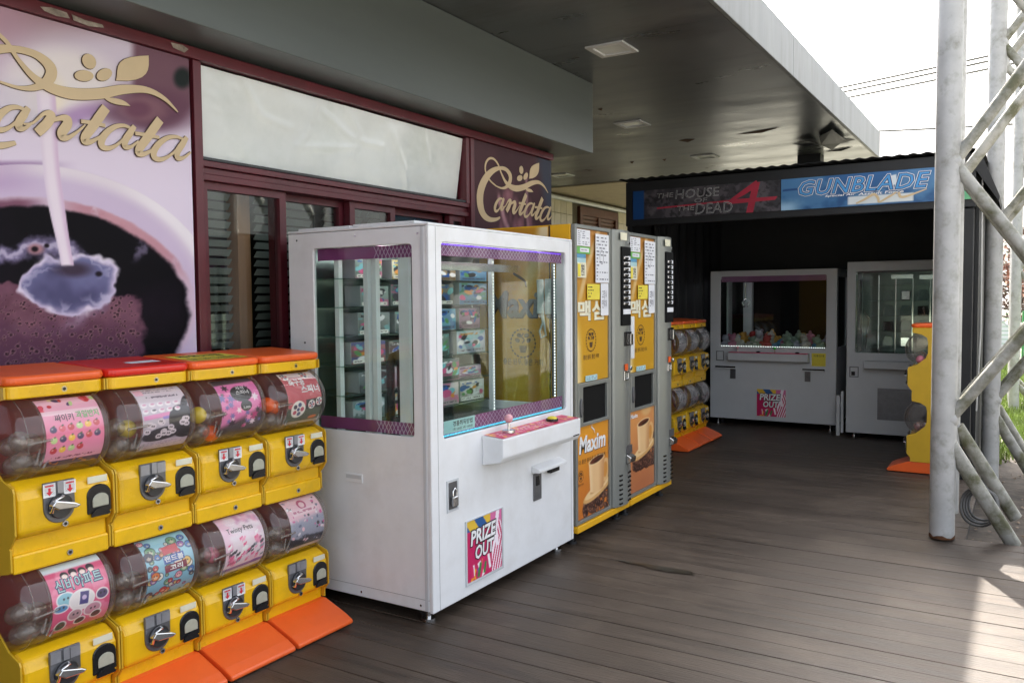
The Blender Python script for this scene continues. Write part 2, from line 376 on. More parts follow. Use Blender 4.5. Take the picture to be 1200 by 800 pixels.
def stroke(pts, ws, closed=False, k=6):
    """smooth ribbon polygon strip round a centre line; returns list of quads"""
    P = np.array(pts, float); W = np.array(ws if hasattr(ws, '__len__') else [ws] * len(P), float); out = []; ow = []
    n = len(P)
    for i in range(n - 1):
        p0, p1, p2, p3 = P[max(i - 1, 0)], P[i], P[i + 1], P[min(i + 2, n - 1)]
        for j in range(k):
            t = j / k; out.append(.5 * (2 * p1 + (p2 - p0) * t + (2 * p0 - 5 * p1 + 4 * p2 - p3) * t * t + (3 * p1 - p0 - 3 * p2 + p3) * t ** 3)); ow.append(W[i] * (1 - t) + W[i + 1] * t)
    out.append(P[-1]); ow.append(W[-1]); out = np.array(out); ow = np.array(ow)
    d = np.gradient(out, axis=0); nrm = np.stack([-d[:, 1], d[:, 0]], 1); nrm /= np.linalg.norm(nrm, axis=1)[:, None] + 1e-9
    a = out + nrm * ow[:, None] / 2; b = out - nrm * ow[:, None] / 2
    return [[a[i], a[i + 1], b[i + 1], b[i]] for i in range(len(out) - 1)]
def oval(cx, cy, rx, ry, rot=0, n=18):
    return [(cx + math.cos(t) * rx * math.cos(rot) - math.sin(t) * ry * math.sin(rot), cy + math.cos(t) * rx * math.sin(rot) + math.sin(t) * ry * math.cos(rot)) for t in [2 * math.pi * i / n for i in range(n)]]
# ================================================================ SETTING
rng = random.Random(5)
GZ = -.22
g = MB(); g.add([(-90, -60, GZ), (90, -60, GZ), (90, 160, GZ), (-90, 160, GZ)], [(0, 1, 2, 3)])
tag(g.build('ground', M['grass']), kind='structure')
g = MB(); n = 28
sp = [(-.5 + 1.9 + 2.0 * math.cos(2 * math.pi * i / n) * (1 + .12 * rng.uniform(-1, 1)), 8.0 + 3.3 * math.sin(2 * math.pi * i / n) * (1 + .1 * rng.uniform(-1, 1)), GZ + .004) for i in range(n)]
g.add(sp, [tuple(range(n))]); tag(g.build('soil', M['soil']), kind='structure')
g = MB(); g.add([(1.62, -30, GZ + .006), (40, -30, GZ + .006), (40, 4.2, GZ + .006), (1.62, 4.2, GZ + .006)], [(0, 1, 2, 3)])
tag(g.build('bounce_pavement', M['bounce_paving']), kind='structure')  # unseen pale ground sheet, added to bounce fill light onto the canopy ceiling
# deck: joist bed and single planks
DECKX1 = 1.6; STEPY = 5.66
d = MB(); d.box((-3.4, -9, GZ + .002), (DECKX1 - .03, STEPY - .02, -.035)); d.box((-3.4, STEPY - .02, GZ + .002), (-.30, 11.0, -.035))
deck = tag(d.build('deck', M['joist']), kind='structure')
pm = {}
def plank_mesh(L):
    if L not in pm:
        b = MB(); b.box((-L / 2, -.0675, -.028), (L / 2, .0675, 0)); pm[L] = b.mesh('plank', M['wood'], .0018, 1)
    return pm[L]
yy = -2.2; i = 0
while yy < 10.9:
    wdt = .139; gap = rng.choice([.001, .002, .003, .0045])
    yc = yy + wdt / 2
    x1 = DECKX1 if yc + .07 < STEPY else -.27
    L = round(x1 + 3.38, 3)
    p = link('plank', plank_mesh(L), deck, ((x1 - 3.38) / 2, yc, rng.uniform(-.0015, .0005)))
    p.scale = (1, (wdt - gap) / .135, 1); p.rotation_euler = (rng.uniform(-.006, .006), 0, 0)
    yy += wdt; i += 1
# wet patch left by a spill
def px_poly(pts, z): return [tuple(onz(p, z)) for p in pts]
for k_, (ax, ay, lx, ly, th) in enumerate([(786, 668, .125, .036, 0), (762, 663, .14, .022, .02)]):
    c0 = onz((ax, ay), 0); nn = 44; vs = [(c0[0], c0[1], .0035 + .0006 * k_)]
    for i in range(nn):
        t = 2 * math.pi * i / nn; rr = 1 + .35 * (float(vn(np.array([i * .9]), np.array([k_ * 3.]), 2)[0]) - .5) + .12 * (rng.random() - .5)
        vs.append((c0[0] + math.cos(t) * lx * rr * (1 if math.cos(t) > 0 else 1.25), c0[1] + math.sin(t) * ly * rr, .0035 + .0006 * k_))
    b = MB(); b.add(vs, [(0, i, i % nn + 1) for i in range(1, nn + 1)] if False else [(0, i, i + 1 if i < nn else 1) for i in range(1, nn + 1)])
    tag(b.build('water_spill', M['wet']), ['dark wet elongated spill on the grey deck planks', 'fainter tail of the wet spill on the deck planks'][k_], 'spill')

# ---------------------------------------------------------------- canopy
ZC = 3.12; ZB = 2.58; XB = -2.893; YB = 5.96; XF = -1.552; YE = 11.05
can = empty('canopy', (XF, 0, ZC), 0, 'long flat grey metal canopy with pale fascia over the deck', 'canopy')
def W(b, name, m, parent, bevel=0): # world-space mesh under an offset parent
    o = b.build(name, m, parent, bevel); o.matrix_parent_inverse = Matrix.Translation(-Vector(parent.location)) if parent.rotation_euler.z == 0 else parent.matrix_basis.inverted(); return o
b = MB(); ys = [-9.5, -1.0, 2.4, 5.0, 7.6, 9.4, YE]
for a, c in zip(ys[:-1], ys[1:]):
    b = MB(); b.box((-6.3, a + .001, ZC), (XF - .004, c - .001, ZC + .03)); W(b, 'soffit_panel', M['soffit'], can)
b = MB(); b.box((-6.3, -9.5, ZC + .034), (XF - .02, YE - .02, ZC + .26)); W(b, 'roof_slab', M['fascia'], can)
ys = [-9.5, -.8, 2.9, 6.6, YE]
ft = ony((1029, 155), YE)[2]
for a, c in zip(ys[:-1], ys[1:]):
    b = MB(); b.box((XF, a + .0015, ZC - .004), (XF + .03, c - .0015, ft)); W(b, 'fascia_panel', M['fascia'], can, .004)
b = MB(); b.box((-6.3, YE + .001, ZC - .004), (XF + .03, YE + .03, ft)); W(b, 'fascia_panel', M['fascia'], can, .004)
b = MB(); b.box((-6.3, -9.5, ZB), (XB, YB, ZC - .002)); W(b, 'bulkhead', M['bulkhead'], can, .004)
for p in [(717, 57), (741, 145), (826, 183), (658, 205)]:
    q = onz(p, ZC); s = .135
    b = MB(); b.ring(-s, -s, s, s, -s * .72, -s * .72, s * .72, s * .72, .004, 0, .012, 1)
    fr = b.build('ceiling_light', M['white_grey'], None); fr.parent = can; fr.location = (q[0] - XF, q[1], q[2] - ZC - .013); fr.rotation_euler = (-math.pi / 2, 0, 0)
    fr.rotation_euler = (math.pi / 2, 0, 0); fr.location.z = -.0135 + 0
    fr.rotation_euler = (-math.pi / 2, 0, 0); fr.location.z = -.001
    b = MB(); b.box((-s * .7, -.006, -s * .7), (s * .7, -.003, s * .7)); l = b.build('diffuser', M['lightbox'], fr); l.location = (0, .006, 0)
# torn lining and dark support post near the canopy's outer end
q = onz((950, 182), ZC)
b = MB(); b.box((q[0] - .13, q[1] - .1, 2.3), (q[0] + .13, q[1] + .1, ZC - .002)); W(b, 'support_post', M['blackpaint'], can)
b = MB()
for pl in ([(960, 160), (975, 152), (990, 163), (1003, 164), (985, 168), (975, 176), (962, 170)], [(928, 169), (948, 165), (960, 168), (946, 171)], [(966, 178), (985, 174), (1000, 172), (986, 177)]):
    P = [onz(t, ZC - .006) for t in pl]; b.add([tuple(t) for t in P], [tuple(range(len(P)))])
    P = [onz(t, ZC - .03 - .02 * (i % 2)) for i, t in enumerate(pl)]; b.add([tuple(t) for t in P], [tuple(range(len(P)))])
W(b, 'torn_lining', M['blackpaint'], can)
for pl in ([(700, 128), (706, 127), (705, 130)], [(795, 165), (803, 163), (815, 163), (806, 167)], [(862, 158), (890, 153), (915, 149), (892, 156)], [(776, 187), (781, 186), (779, 189)], [(738, 190), (743, 189), (741, 192)]):
    b = MB(); P = [onz(t, ZC - .004) for t in pl]; b.add([tuple(t) for t in P], [tuple(range(len(P)))]); W(b, 'peeling_patch', M['rust'], can)

# ---------------------------------------------------------------- shop front
WX = -3.15
shop = empty('coffee_shop', (WX, 0, 0), 0, 'maroon framed coffee shop front behind the row of machines', 'building')
b = MB(); b.box((-6.2, -9.5, GZ), (WX - .012, 2.447, ZB - .002)); W(b, 'wall', M['maroon_wall'], shop)
b = MB(); b.box((-6.2, 4.655, GZ), (WX - .012, 5.735, ZB - .002)); W(b, 'wall', M['maroon_wall'], shop)
b = MB(); b.box((-6.2, 2.449, 2.10), (WX - .20, 4.653, ZB - .004)); W(b, 'wall', M['maroon_wall'], shop)
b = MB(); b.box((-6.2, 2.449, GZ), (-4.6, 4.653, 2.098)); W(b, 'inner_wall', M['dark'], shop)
b = MB(); b.box((WX - .012, -9.5, 2.515), (WX + .03, 5.735, 2.565)); W(b, 'top_beam', M['maroon'], shop, .003)
b = MB(); b.box((WX - .19, 2.449, 0), (WX + .02, 2.492, 2.513)); W(b, 'post', M['maroon'], shop, .003)
b = MB(); b.box((WX - .19, 4.61, 0), (WX + .02, 4.652, 2.513)); W(b, 'post', M['maroon'], shop, .003)
# head rails of the sliding windows
for z0, z1, xx in ((2.058, 2.085, .005), (2.028, 2.056, -.015), (1.998, 2.026, .0)):
    b = MB(); b.box((WX - .15, 2.494, z0), (WX + xx, 4.608, z1)); W(b, 'head_rail', M['maroon'], shop, .002)
panes = [(2.505, 3.022, -.03), (2.985, 3.50, -.08), (3.49, 3.88, -.03), (3.85, 4.42, -.08), (4.43, 4.605, -.03)]
for k, (a, c, dx) in enumerate(panes):
    fw = .042; X0 = WX + dx
    b = MB(); b.ring(a, .04, c, 1.996, a + fw, .12, c - fw, 1.996 - fw + .008, .002, 0, .04, 1)
    b2 = MB(); b2.v = [(X0 - v[1], v[0], v[2]) for v in b.v]; b2.f = b.f; b2.sm = b.sm
    sash = W(b2, 'window_sash', M['maroon'], shop)
    b = MB(); b.box((X0 - .022, a + fw - .004, .116), (X0 - .018, c - fw + .004, 1.965)); o = W(b, 'pane', M['glass_win'], shop); 
# blinds behind the glass
slm = MB(); slm.box((-.002, -.5, -.019), (.002, .5, .019)); slm = slm.mesh('slat', M['slat'])
for (a, c) in [(2.50, 2.86), (3.02, 3.42), (3.52, 3.84), (3.9, 4.36)]:
    z = 1.97
    while z > 1.02:
        o = link('slat', slm, shop, (-.26, (a + c) / 2, z), (0, R(38), rng.uniform(-.006, .006))); o.scale = (1, c - a, 1); z -= .046
b = MB(); b.box((WX - .30, 2.875, 0), (WX - .22, 2.955, 2.09)); W(b, 'timber_post', M['tan'], shop)
# torn paper scraps on the beam
M['scrap'] = mat('dirty_paper_scrap', (.30, .26, .22), .8, var=.5, scale=25)
for pl in ([(47, 8), (60, 9), (78, 15), (82, 22), (66, 19), (52, 13)], [(84, 17), (100, 24), (120, 29), (122, 33), (104, 31), (86, 24)], [(200, 50), (214, 53), (221, 58), (216, 62), (203, 56)]):
    b = MB(); P = [onx(t, WX + .034) for t in pl]; b.add([tuple(t) for t in P], [tuple(range(len(P)))]); W(b, 'torn_paper', M['scrap'], shop)
# ---- blank light box panel, leaning out at the top
lb = empty('blank_sign', (WX, 2.5, 2.05), 0, 'blank faded white sign panel above the sliding windows', 'sign', None)
TL, BL, TR, BR = [(WX - .01, 2.50, 2.508), (WX - .055, 2.50, 2.10), (WX - .01, 4.565, 2.503), (WX - .055, 4.545, 2.098)]
nx, nz_ = 150, 40; crs = [[(.12, 1), (.18, .62), (.27, .55)], [(.38, .85), (.50, .60), (.62, .58)], [(.46, 1), (.52, .70), (.50, .35)], [(.36, .95), (.33, .5), (.30, .3)], [(.30, .35), (.42, .42), (.52, .5)], [(.66, .8), (.72, .4), (.74, .1)], [(.80, .95), (.84, .5)]]
def crease(u, v):
    t = 0
    for ln in crs:
        for p, q in zip(ln[:-1], ln[1:]):
            ax, ay, bx, by = p[0] * 5, p[1], q[0] * 5, q[1]; L2_ = (bx - ax) ** 2 + (by - ay) ** 2; k = max(0, min(1, ((u * 5 - ax) * (bx - ax) + (v - ay) * (by - ay)) / L2_)); dd_ = (u * 5 - ax - k * (bx - ax)) ** 2 + (v - ay - k * (by - ay)) ** 2
            t = max(t, math.exp(-dd_ / .0022))
    return t
vs = []; fs = []
for j in range(nz_ + 1):
    for i in range(nx + 1):
        u, v = i / nx, j / nz_
        P = (Vector(BL) * (1 - u) + Vector(BR) * u) * (1 - v) + (Vector(TL) * (1 - u) + Vector(TR) * u) * v
        P.x += .010 * (fbm(np.array([u * 9.]), np.array([v * 3.]), 3)[0] - .5) - .002 + .0045 * crease(u, v); vs.append(tuple(P))
for j in range(nz_):
    for i in range(nx): a = j * (nx + 1) + i; fs.append((a, a + 1, a + nx + 2, a + nx + 1))
b = MB(); b.add(vs, fs, True); W(b, 'acrylic_sheet', M['lightbox'], lb)
b = MB(); b.prism([(WX - .06, 2.085), (WX + .012, 2.085), (WX + .012, 2.51), (WX - .06, 2.51)], 1, 4.568, 4.606); W(b, 'side_cheek', M['maroon'], lb)
b = MB(); b.box((WX - .06, 2.494, 2.087), (WX + .008, 4.606, 2.099)); W(b, 'bottom_trim', M['black'], lb)
b = MB(); b.box((WX - .16, 2.494, 2.101), (WX - .075, 4.606, 2.51)); W(b, 'back_box', M['maroon'], lb)

# ---- lettering of the two posters (traced once, used twice)
def S7(p): q = onx((540 + p[0] / 5.4545, 150 + p[1] / 5.4545), WX); return np.array([q[1], q[2]])
def B4(p): q = onx((p[0] / 4, p[1] / 4), WX); return np.array([q[1], q[2]])
anch = [((825, 530), (545, 415)), ((682, 260), (490, 225)), ((385, 358), (368, 322)), ((855, 735), (560, 575)), ((750, 560), (520, 450)), ((410, 300), (376, 268))]
A = np.array([B4(a) for a, _ in anch]); Bm = np.array([S7(c) for _, c in anch])
fitY = np.polyfit(A[:, 0], Bm[:, 0], 1); fitZ = np.polyfit(A[:, 1], Bm[:, 1], 1)   # big -> small
def b2s(p): q = B4(p); return np.array([fitY[0] * q[0] + fitY[1], fitZ[0] * q[1] + fitZ[1]])
LG = []                                        # polygons in small-poster coordinates
_k = np.linalg.norm(S7((400, 300)) - S7((300, 300))) / 100
def sS(pts, ws): LG.extend(stroke([S7(p) for p in pts], [t * _k * 1.2 for t in ws]))
_kb = np.linalg.norm(b2s((500, 500)) - b2s((400, 500))) / 100
def sB(pts, ws): LG.extend(stroke([b2s(p) for p in pts], [t * _kb for t in ws]))
sS([(242, 572), (215, 585), (175, 585), (140, 560), (118, 510), (112, 440), (125, 375), (155, 315), (195, 275), (240, 258), (280, 268), (305, 305), (303, 345), (280, 378), (250, 386), (215, 372)], [5, 9, 13, 20, 28, 30, 27, 22, 15, 9, 11, 17, 15, 9, 5, 3])
sS([(215, 372), (175, 335), (148, 280), (148, 230), (170, 198), (200, 200), (228, 235), (248, 290), (275, 345), (305, 375), (345, 388), (395, 378), (440, 355), (485, 348), (520, 372), (547, 416)], [4, 5, 6, 7, 6, 6, 6, 6, 10, 15, 17, 16, 14, 10, 7, 2])
for c in ((376, 270, 13, 26, -.05), (366, 322, 17, 20, .5), (404, 310, 13, 24, .35)):
    LG.append([S7((p[0], p[1])) for p in oval(c[0], c[1], c[2], c[3], c[4])])
def leaf(a, c, w_):
    a, c = np.array(a, float), np.array(c, float); d = c - a; n_ = np.array([-d[1], d[0]]) * w_; T = np.linspace(0, 1, 9)
    LG.append([S7(a + d * t + n_ * math.sin(math.pi * t ** .8)) for t in T] + [S7(a + d * t - n_ * math.sin(math.pi * t ** 1.2) * .9) for t in T[-2:0:-1]])
leaf((426, 326), (490, 224), .26)
leaf((402, 388), (453, 411), .2)
def A_(dx, dy):
    o = lambda L: [(x + dx, y + dy) for x, y in L]
    sB(o([(600, 604), (570, 592), (530, 596), (490, 622), (464, 658), (466, 688), (495, 698), (535, 682), (575, 645), (606, 604)]), [12, 16, 20, 27, 32, 29, 20, 13, 11, 12])
    sB(o([(618, 594), (596, 628), (574, 662), (574, 690), (602, 690), (636, 664)]), [20, 31, 31, 26, 14, 8])
def T_(dx, dy):
    o = lambda L: [(x + dx, y + dy) for x, y in L]
    sB(o([(484, 508), (452, 552), (418, 600), (388, 640), (384, 664), (410, 668), (446, 650), (478, 625)]), [40, 42, 40, 38, 34, 20, 12, 8])
    sB(o([(366, 572), (410, 578), (480, 592)]), [16, 17, 15])
A_(-497, -86); A_(0, 0); A_(245, 52); T_(0, 0); T_(253, 56)
sB([(95, 585), (140, 580), (190, 538), (226, 540), (212, 575), (182, 606), (160, 626)], [8, 9, 14, 34, 38, 38, 34])
sB([(176, 612), (220, 575), (268, 558), (300, 562), (300, 588), (276, 624), (278, 646), (306, 648), (352, 618), (384, 590)], [10, 12, 20, 36, 40, 40, 32, 18, 10, 8])
def put_logo(parent, X, inv, name='lettering', widen=0):
    P = []
    for pl in LG:
        q = [((p[0] - fitY[1]) / fitY[0], (p[1] - fitZ[1]) / fitZ[0]) if inv else (p[0], p[1]) for p in pl]
        if widen:
            c = np.mean(q, 0); 
            q = [tuple(np.array(t) + (np.array(t) - c) / (np.linalg.norm(np.array(t) - c) + 1e-6) * widen) for t in q]
        P.append(q)
    lo = parent.location
    return poly_sheet(name, P, lambda u, v, l: (X - lo[0] + l, u - lo[1], v - lo[2]), M['gold_dark'] if widen else M['gold'], parent, 0., 8e-6)
# ---- big poster: milk poured into a cup of coffee
po = empty('coffee_poster', (WX, 2.43, .75), 0, 'large purple poster of milk poured into a coffee cup', 'poster')
PY0, PY1, PZ0, PZ1 = .55, 2.435, .98, 2.512
cv = Cv(500, 400, 1.0)
P3 = np.stack([np.full(len(cv.u), WX), PY0 + (PY1 - PY0) * cv.u, PZ0 + (PZ1 - PZ0) * cv.v], 1)
q = (P3 - EYE) @ WM; px = 600 + FPX * q[:, 0] / q[:, 2]; py = 400 + FPX * q[:, 1] / q[:, 2]
cv.x, cv.y, cv.soft = px, py, 1.2
nA = fbm(px / 60, py / 60, 1); nB = fbm(px / 16, py / 16, 5); nC = fbm(px / 5, py / 5, 9, 3)
cv.grad((208, 196, 212), (226, 214, 232), (py - 60) / 160)
cv.mix((1 - ss(20, 75, py + px * .12)) * .75, (150, 116, 122)); cv.mix(ss(60, 0, px) * ss(120, 20, py) * .5, (186, 148, 168))
cv.mix(ss(148, 160, px) * ss(160, 140, py + (px - 180) ** 2 * .012) * .95, (112, 80, 92))
cv.ell(168, 128, 60, 26, (104, 70, 88), .1, 10, .85); cv.ell(166, 128, 28, 15, (134, 98, 108), .1, 6, .8); cv.ell(160, 129, 14, 9, (112, 74, 92), 0, 4)
cv.ell(212, 92, 10, 12, (38, 44, 44), 0, 4)
cv.ell(70, 95, 62, 38, (232, 224, 222), .1, 14, .9); cv.ell(52, 112, 22, 26, (238, 226, 206), 0, 10, .9)
cv.ell(92, 134, 30, 10, (150, 108, 168), -.3, 8, .6); cv.ell(25, 120, 30, 30, (214, 206, 216), 0, 14, .8)
cv.mix(ss(186, 194, py) * ss(206, 197, py) * ss(95, 20, px) * .75, (128, 92, 142))
# cup: rim, inside wall, coffee
def E(cx, cy, a, b, rot=0): 
    c, s = math.cos(rot), math.sin(rot); dx, dy = px - cx, py - cy
    return np.sqrt(((dx * c + dy * s) / a) ** 2 + ((-dx * s + dy * c) / b) ** 2)
e0 = E(45, 345, 212, 152, .12); cv.mix(1 - ss(.985, 1.0, e0), (205, 188, 214)); cv.mix((1 - ss(.985, 1.0, e0)) * ss(.86, .97, e0), (226, 216, 226))
cv.mix((1 - ss(.98, 1.0, e0)) * ss(60, 0, px) * ss(236, 214, py) * .5, (176, 146, 188)); cv.mix((1 - ss(.99, 1.0, e0)) * ss(.90, .96, e0) * ss(120, 190, px) * .8, (240, 234, 240))
e1 = E(42, 352, 189, 122, .10) + (nB - .5) * .03; cv.mix(1 - ss(.97, 1.0, e1), (206, 184, 204)); cv.mix((1 - ss(.97, 1.0, e1)) * ss(50, 100, px) * ss(345, 290, py) * ss(.3, .55, nB + .1) * .9, (184, 132, 144)); cv.mix((1 - ss(.97, 1.0, e1)) * ss(.88, .97, e1 + (nC - .5) * .1) * ss(90, 130, px) * ss(330, 250, py) * .5, (206, 160, 168)); cv.mix((1 - ss(.93, 1.0, e1)) * ss(60, 20, px), (126, 84, 104))
e2 = E(42, 356, 186, 118, .10) + (nB - .5) * .05; cv.mix(1 - ss(.94, .985, e2), (11, 9, 15)); cv.mix((1 - ss(.9, .95, e2)) * (nA - .45) * 1.4, (34, 24, 38))
cof = 1 - ss(.93, .97, e2)
fo = cof * ss(.0, .06, (py - 338) / 90 + (1 - px / 160) * .15 + (nB - .5) * .25 - .05) * (1 - ss(150, 164, px + (nB - .5) * 30 - (py - 360) * .1))
cv.mix(fo, (88, 56, 76)); cv.mix(fo * ss(.45, .75, nA), (120, 82, 98)); 
cv.mix(fo * (nB - .45) * 1.4, (84, 54, 66))
rb = random.Random(31)
for k in range(620):
    x, y = rb.uniform(-20, 160), rb.uniform(342, 440); s_ = rb.choice([.6, .7, .8, 1.0, 1.3, 1.9]) * (.8 + (y - 340) / 160)
    i0 = np.where((np.abs(px - x) < 6) & (np.abs(py - y) < 6))[0]
    if len(i0) == 0: continue
    d_ = np.sqrt((px[i0] - x) ** 2 + ((py[i0] - y) / .8) ** 2); kf = fo[i0]
    for rad, col, al in ((s_ * 1.5, (160, 120, 128), .55), (s_, (44, 26, 36), .9)):
        m_ = (kf * al * (1 - ss(rad - .6, rad + .6, d_)))[:, None]; cv.c[i0] = cv.c[i0] * (1 - m_) + np.array(col) / 255 * m_
sw = np.abs(E(30, 345, 78, 52, -.2) + (nB - .5) * .5 - 1); cv.mix(cof * ss(.30, .05, sw) * ss(400, 330, py) * .85, (140, 130, 168)); cv.mix(cof * ss(.10, .02, sw) * ss(400, 330, py) * .6, (206, 198, 220))
sw = np.abs(px - 155 - 18 * np.sin(py / 14.) + (nB - .5) * 34); cv.mix(cof * ss(9, 1, sw) * ss(250, 262, py) * ss(312, 296, py) * .7, (132, 122, 150))
nD = fbm(px / 26, py / 26, 21, 3); e3 = E(84, 333, 57, 36, -.08) + (nD - .5) * .7 + (nB - .5) * .12; cv.mix(1 - ss(.94, 1.04, e3), (196, 184, 212)); cv.mix(1 - ss(.70, .98, e3), (108, 108, 148)); cv.mix((1 - ss(.5, 1, e3)) * ss(.4, .7, nA) * .8, (72, 70, 104))
an = np.arctan2(py - 330, px - 84); cv.mix((1 - ss(.92, 1.0, e3)) * ss(.35, .9, e3) * ss(.3, 1, np.sin(an * 5 + e3 * 9 + nB * 9)) * .6, (190, 186, 214)); cv.mix(ss(.80, .95, e3) * ss(1.1, 1.0, e3) * ss(.4, .7, nB) * .8, (226, 218, 234)); cv.ell(84, 316, 20, 8, (58, 46, 60), 0, 5, .9)
cv.ell(40, 292, 9, 6, (168, 124, 132), 0, 3); cv.ell(39, 292, 4, 3.2, (26, 18, 24), 0, 1.5); cv.ell(53, 288, 3, 2.5, (26, 18, 24), 0, 1.2); cv.ell(114, 321, 4, 3, (30, 24, 34), 0, 1.5)
mcx = 50 + (py - 110) * .128 + 3 * np.sin(py / 45); mw = 12 - ss(120, 200, py) * 1.5 - ss(230, 300, py) * 2.5
ms = ss(1.0, .82, np.abs(px - mcx) / mw) * ss(95, 120, py) * ss(313, 309, py); cv.mix(ms, (232, 220, 232)); cv.mix(ms * ss(.1, .9, (px - mcx) / mw) * .6, (196, 160, 196)); cv.mix(ms * ss(-.3, -.95, (px - mcx) / mw) * .3, (190, 170, 200))
cv.mix(ss(196, 230, px) * ss(396, 412, py) * (e0 < 1) * (cof < .4), (226, 200, 228))
lo = po.location
def pmap(u, v, l=0): return np.stack([np.full(np.shape(u), .010 + l), PY0 + (PY1 - PY0) * u - lo[1], PZ0 + (PZ1 - PZ0) * v - lo[2]], -1)
pmap.vec = True
cv.sheet('printed_face', pmap, po, M['postprint'])
b = MB(); b.box((WX - .011, PY0, PZ0), (WX + .008, PY1, PZ1)); W(b, 'backing_board', M['maroon_wall'], po)
put_logo(po, WX + .0112, True, 'lettering_outline', .0020); put_logo(po, WX + .0112 + len(LG) * 8e-6 + .0006, True)
# ---- small poster with the whole word
ps = empty('coffee_sign', (WX, 4.66, 1.9), 0, 'dark plum sign with gold script lettering and pink blossom', 'sign')
SY0, SY1, SZ0, SZ1 = 4.662, 5.728, 1.60, 2.512
cv = Cv(150, 130, SY1 - SY0); X_, Z_ = cv.x, cv.v * (SZ1 - SZ0)
cv.fill((70, 50, 56)); cv.mix(ss(.3, .8, fbm(X_ * 2, Z_ * 2, 3)) * .6, (92, 66, 72)); 
cv.mix(ss(.9, 1.06, X_ + (Z_ - .5) * .3) * ss(.3, .6, Z_) * .8, (66, 76, 92))
for i in range(34):
    u0 = rng.uniform(.3, .85); z0 = .62 - abs(u0 - .45) * .2 - rng.uniform(0, .5); cv.y = Z_
    cv.ell(u0, z0, rng.uniform(.015, .045), rng.uniform(.03, .08), (168, 116, 128), rng.uniform(-.5, .5), .02, .35)
for (a, c) in [((.30, .55), (.42, .35)), ((.42, .35), (.55, .05)), ((.68, .75), (.70, .3)), ((.70, .3), (.62, .0))]:
    for t in np.linspace(0, 1, 10): cv.ell(a[0] + (c[0] - a[0]) * t + rng.uniform(-.01, .01), a[1] + (c[1] - a[1]) * t, .018, .03, (206, 160, 170), 0, .015, .5)
lo2 = ps.location
def smap(u, v, l=0): return np.stack([np.full(np.shape(u), .010 + l), SY0 + (SY1 - SY0) * u - lo2[1], SZ0 + (SZ1 - SZ0) * v - lo2[2]], -1)
smap.vec = True
cv.sheet('printed_face', smap, ps, M['postprint']); put_logo(ps, WX + .013, False)
b = MB(); b.box((WX - .011, SY0, SZ0), (WX + .008, SY1, SZ1)); W(b, 'backing_board', M['maroon_wall'], ps)

# ---------------------------------------------------------------- tiled building beyond
TX = -6.25
tb = empty('tiled_building', (TX, 11, 0), 0, 'cream tiled wall with brown louvred window beyond the coffee shop', 'building')
b = MB(); b.box((-10, 5.75, GZ), (TX - .008, 20, 3.10)); W(b, 'wall', M['grout'], tb)
tl = MB(); tl.box((-.008, -.097, -.122), (.004, .097, .122)); tl = tl.mesh('tile', M['tile'], .003, 1)
w0, w1 = onx((677, 240), TX), onx((721, 266), TX)
WY0, WY1, WZ1 = w0[1], onx((721, 250), TX)[1], w0[2] - .02; WZ0 = WZ1 - .9
y_ = 9.8
while y_ < 15.4:
    z_ = 1.42
    while z_ < 3.0:
        if not (WY0 - .1 < y_ < WY1 + .1 and WZ0 - .12 < z_ < WZ1 + .12): link('tile', tl, tb, (0, y_ - 11, z_))
        z_ += .25
    y_ += .2
b = MB(); b.ring(WY0, WZ0, WY1, WZ1, WY0 + .09, WZ0 + .09, WY1 - .09, WZ1 - .14, .003, 0, .06, 1)
b2 = MB(); b2.v = [(TX + .02 - v[1] + .03, v[0], v[2]) for v in b.v]; b2.f = b.f; b2.sm = b.sm; wn = W(b2, 'louvre_window', M['brownwood'], tb)
b = MB(); b.box((TX - .007, (WY0 + WY1) / 2 - .04, WZ0 + .09), (TX + .045, (WY0 + WY1) / 2 + .04, WZ1 - .14)); W(b, 'mullion', M['brownwood'], tb)
for a, c in ((WY0 + .095, (WY0 + WY1) / 2 - .045), ((WY0 + WY1) / 2 + .045, WY1 - .095)):
    z_ = WZ1 - .17
    while z_ > WZ0 + .1:
        b = MB(); b.box((-.004, -(c - a) / 2, -.028), (.004, (c - a) / 2, .028)); o = b.build('slat', M['brownwood'], tb, 0, 1, (.012, (a + c) / 2 - 11, z_), (0, R(35), 0)); z_ -= .065
b = MB(); b.box((-9.9, YE + .035, 3.102), (-4.6, 19.9, 3.35)); W(b, 'eave', M['beige'], tb)
b = MB(); b.tube([(TX + .05, 9.6, 3.02), (TX + .05, 15.5, 3.02)], .035, 8); W(b, 'pipe', M['white_grey'], tb)

# ---------------------------------------------------------------- arcade shed
SYF = 7.40; SXL, SXR = -3.235, -.34; SZT = 2.575; SYK = 10.2
sh = empty('arcade_shed', (SXL, SYF, 0), 0, 'black arcade shed open at the front under a corrugated roof', 'shed')
b = MB(); b.box((SXL, SYF, 0), (SXL + .05, SYK, SZT - .04)); W(b, 'side_wall', M['blackpaint'], sh)
b = MB(); b.box((SXR - .05, SYF + .12, 0), (SXR, SYK, SZT - .04)); W(b, 'side_wall', M['blackpaint'], sh)
b = MB(); b.box((SXL + .051, SYK - .05, 0), (SXR - .051, SYK, SZT - .04)); W(b, 'back_wall', M['blackpaint'], sh)
b = MB(); b.box((SXR - .09, SYF + .005, 0), (SXR - .001, SYF + .10, 2.12)); W(b, 'front_post', M['blackpaint'], sh, .004)
b = MB(); b.box((SXL + .052, SYF + .05, 2.42), (SXR - .052, SYK - .052, 2.46)); W(b, 'ceiling', M['blackpaint'], sh)
b = MB(); b.box((SXL - .01, SYF - .01, 2.13), (SXR + .01, SYF + .04, SZT - .035)); W(b, 'front_beam', M['blackpaint'], sh, .004)
vs = []; fs = []; NX = 240
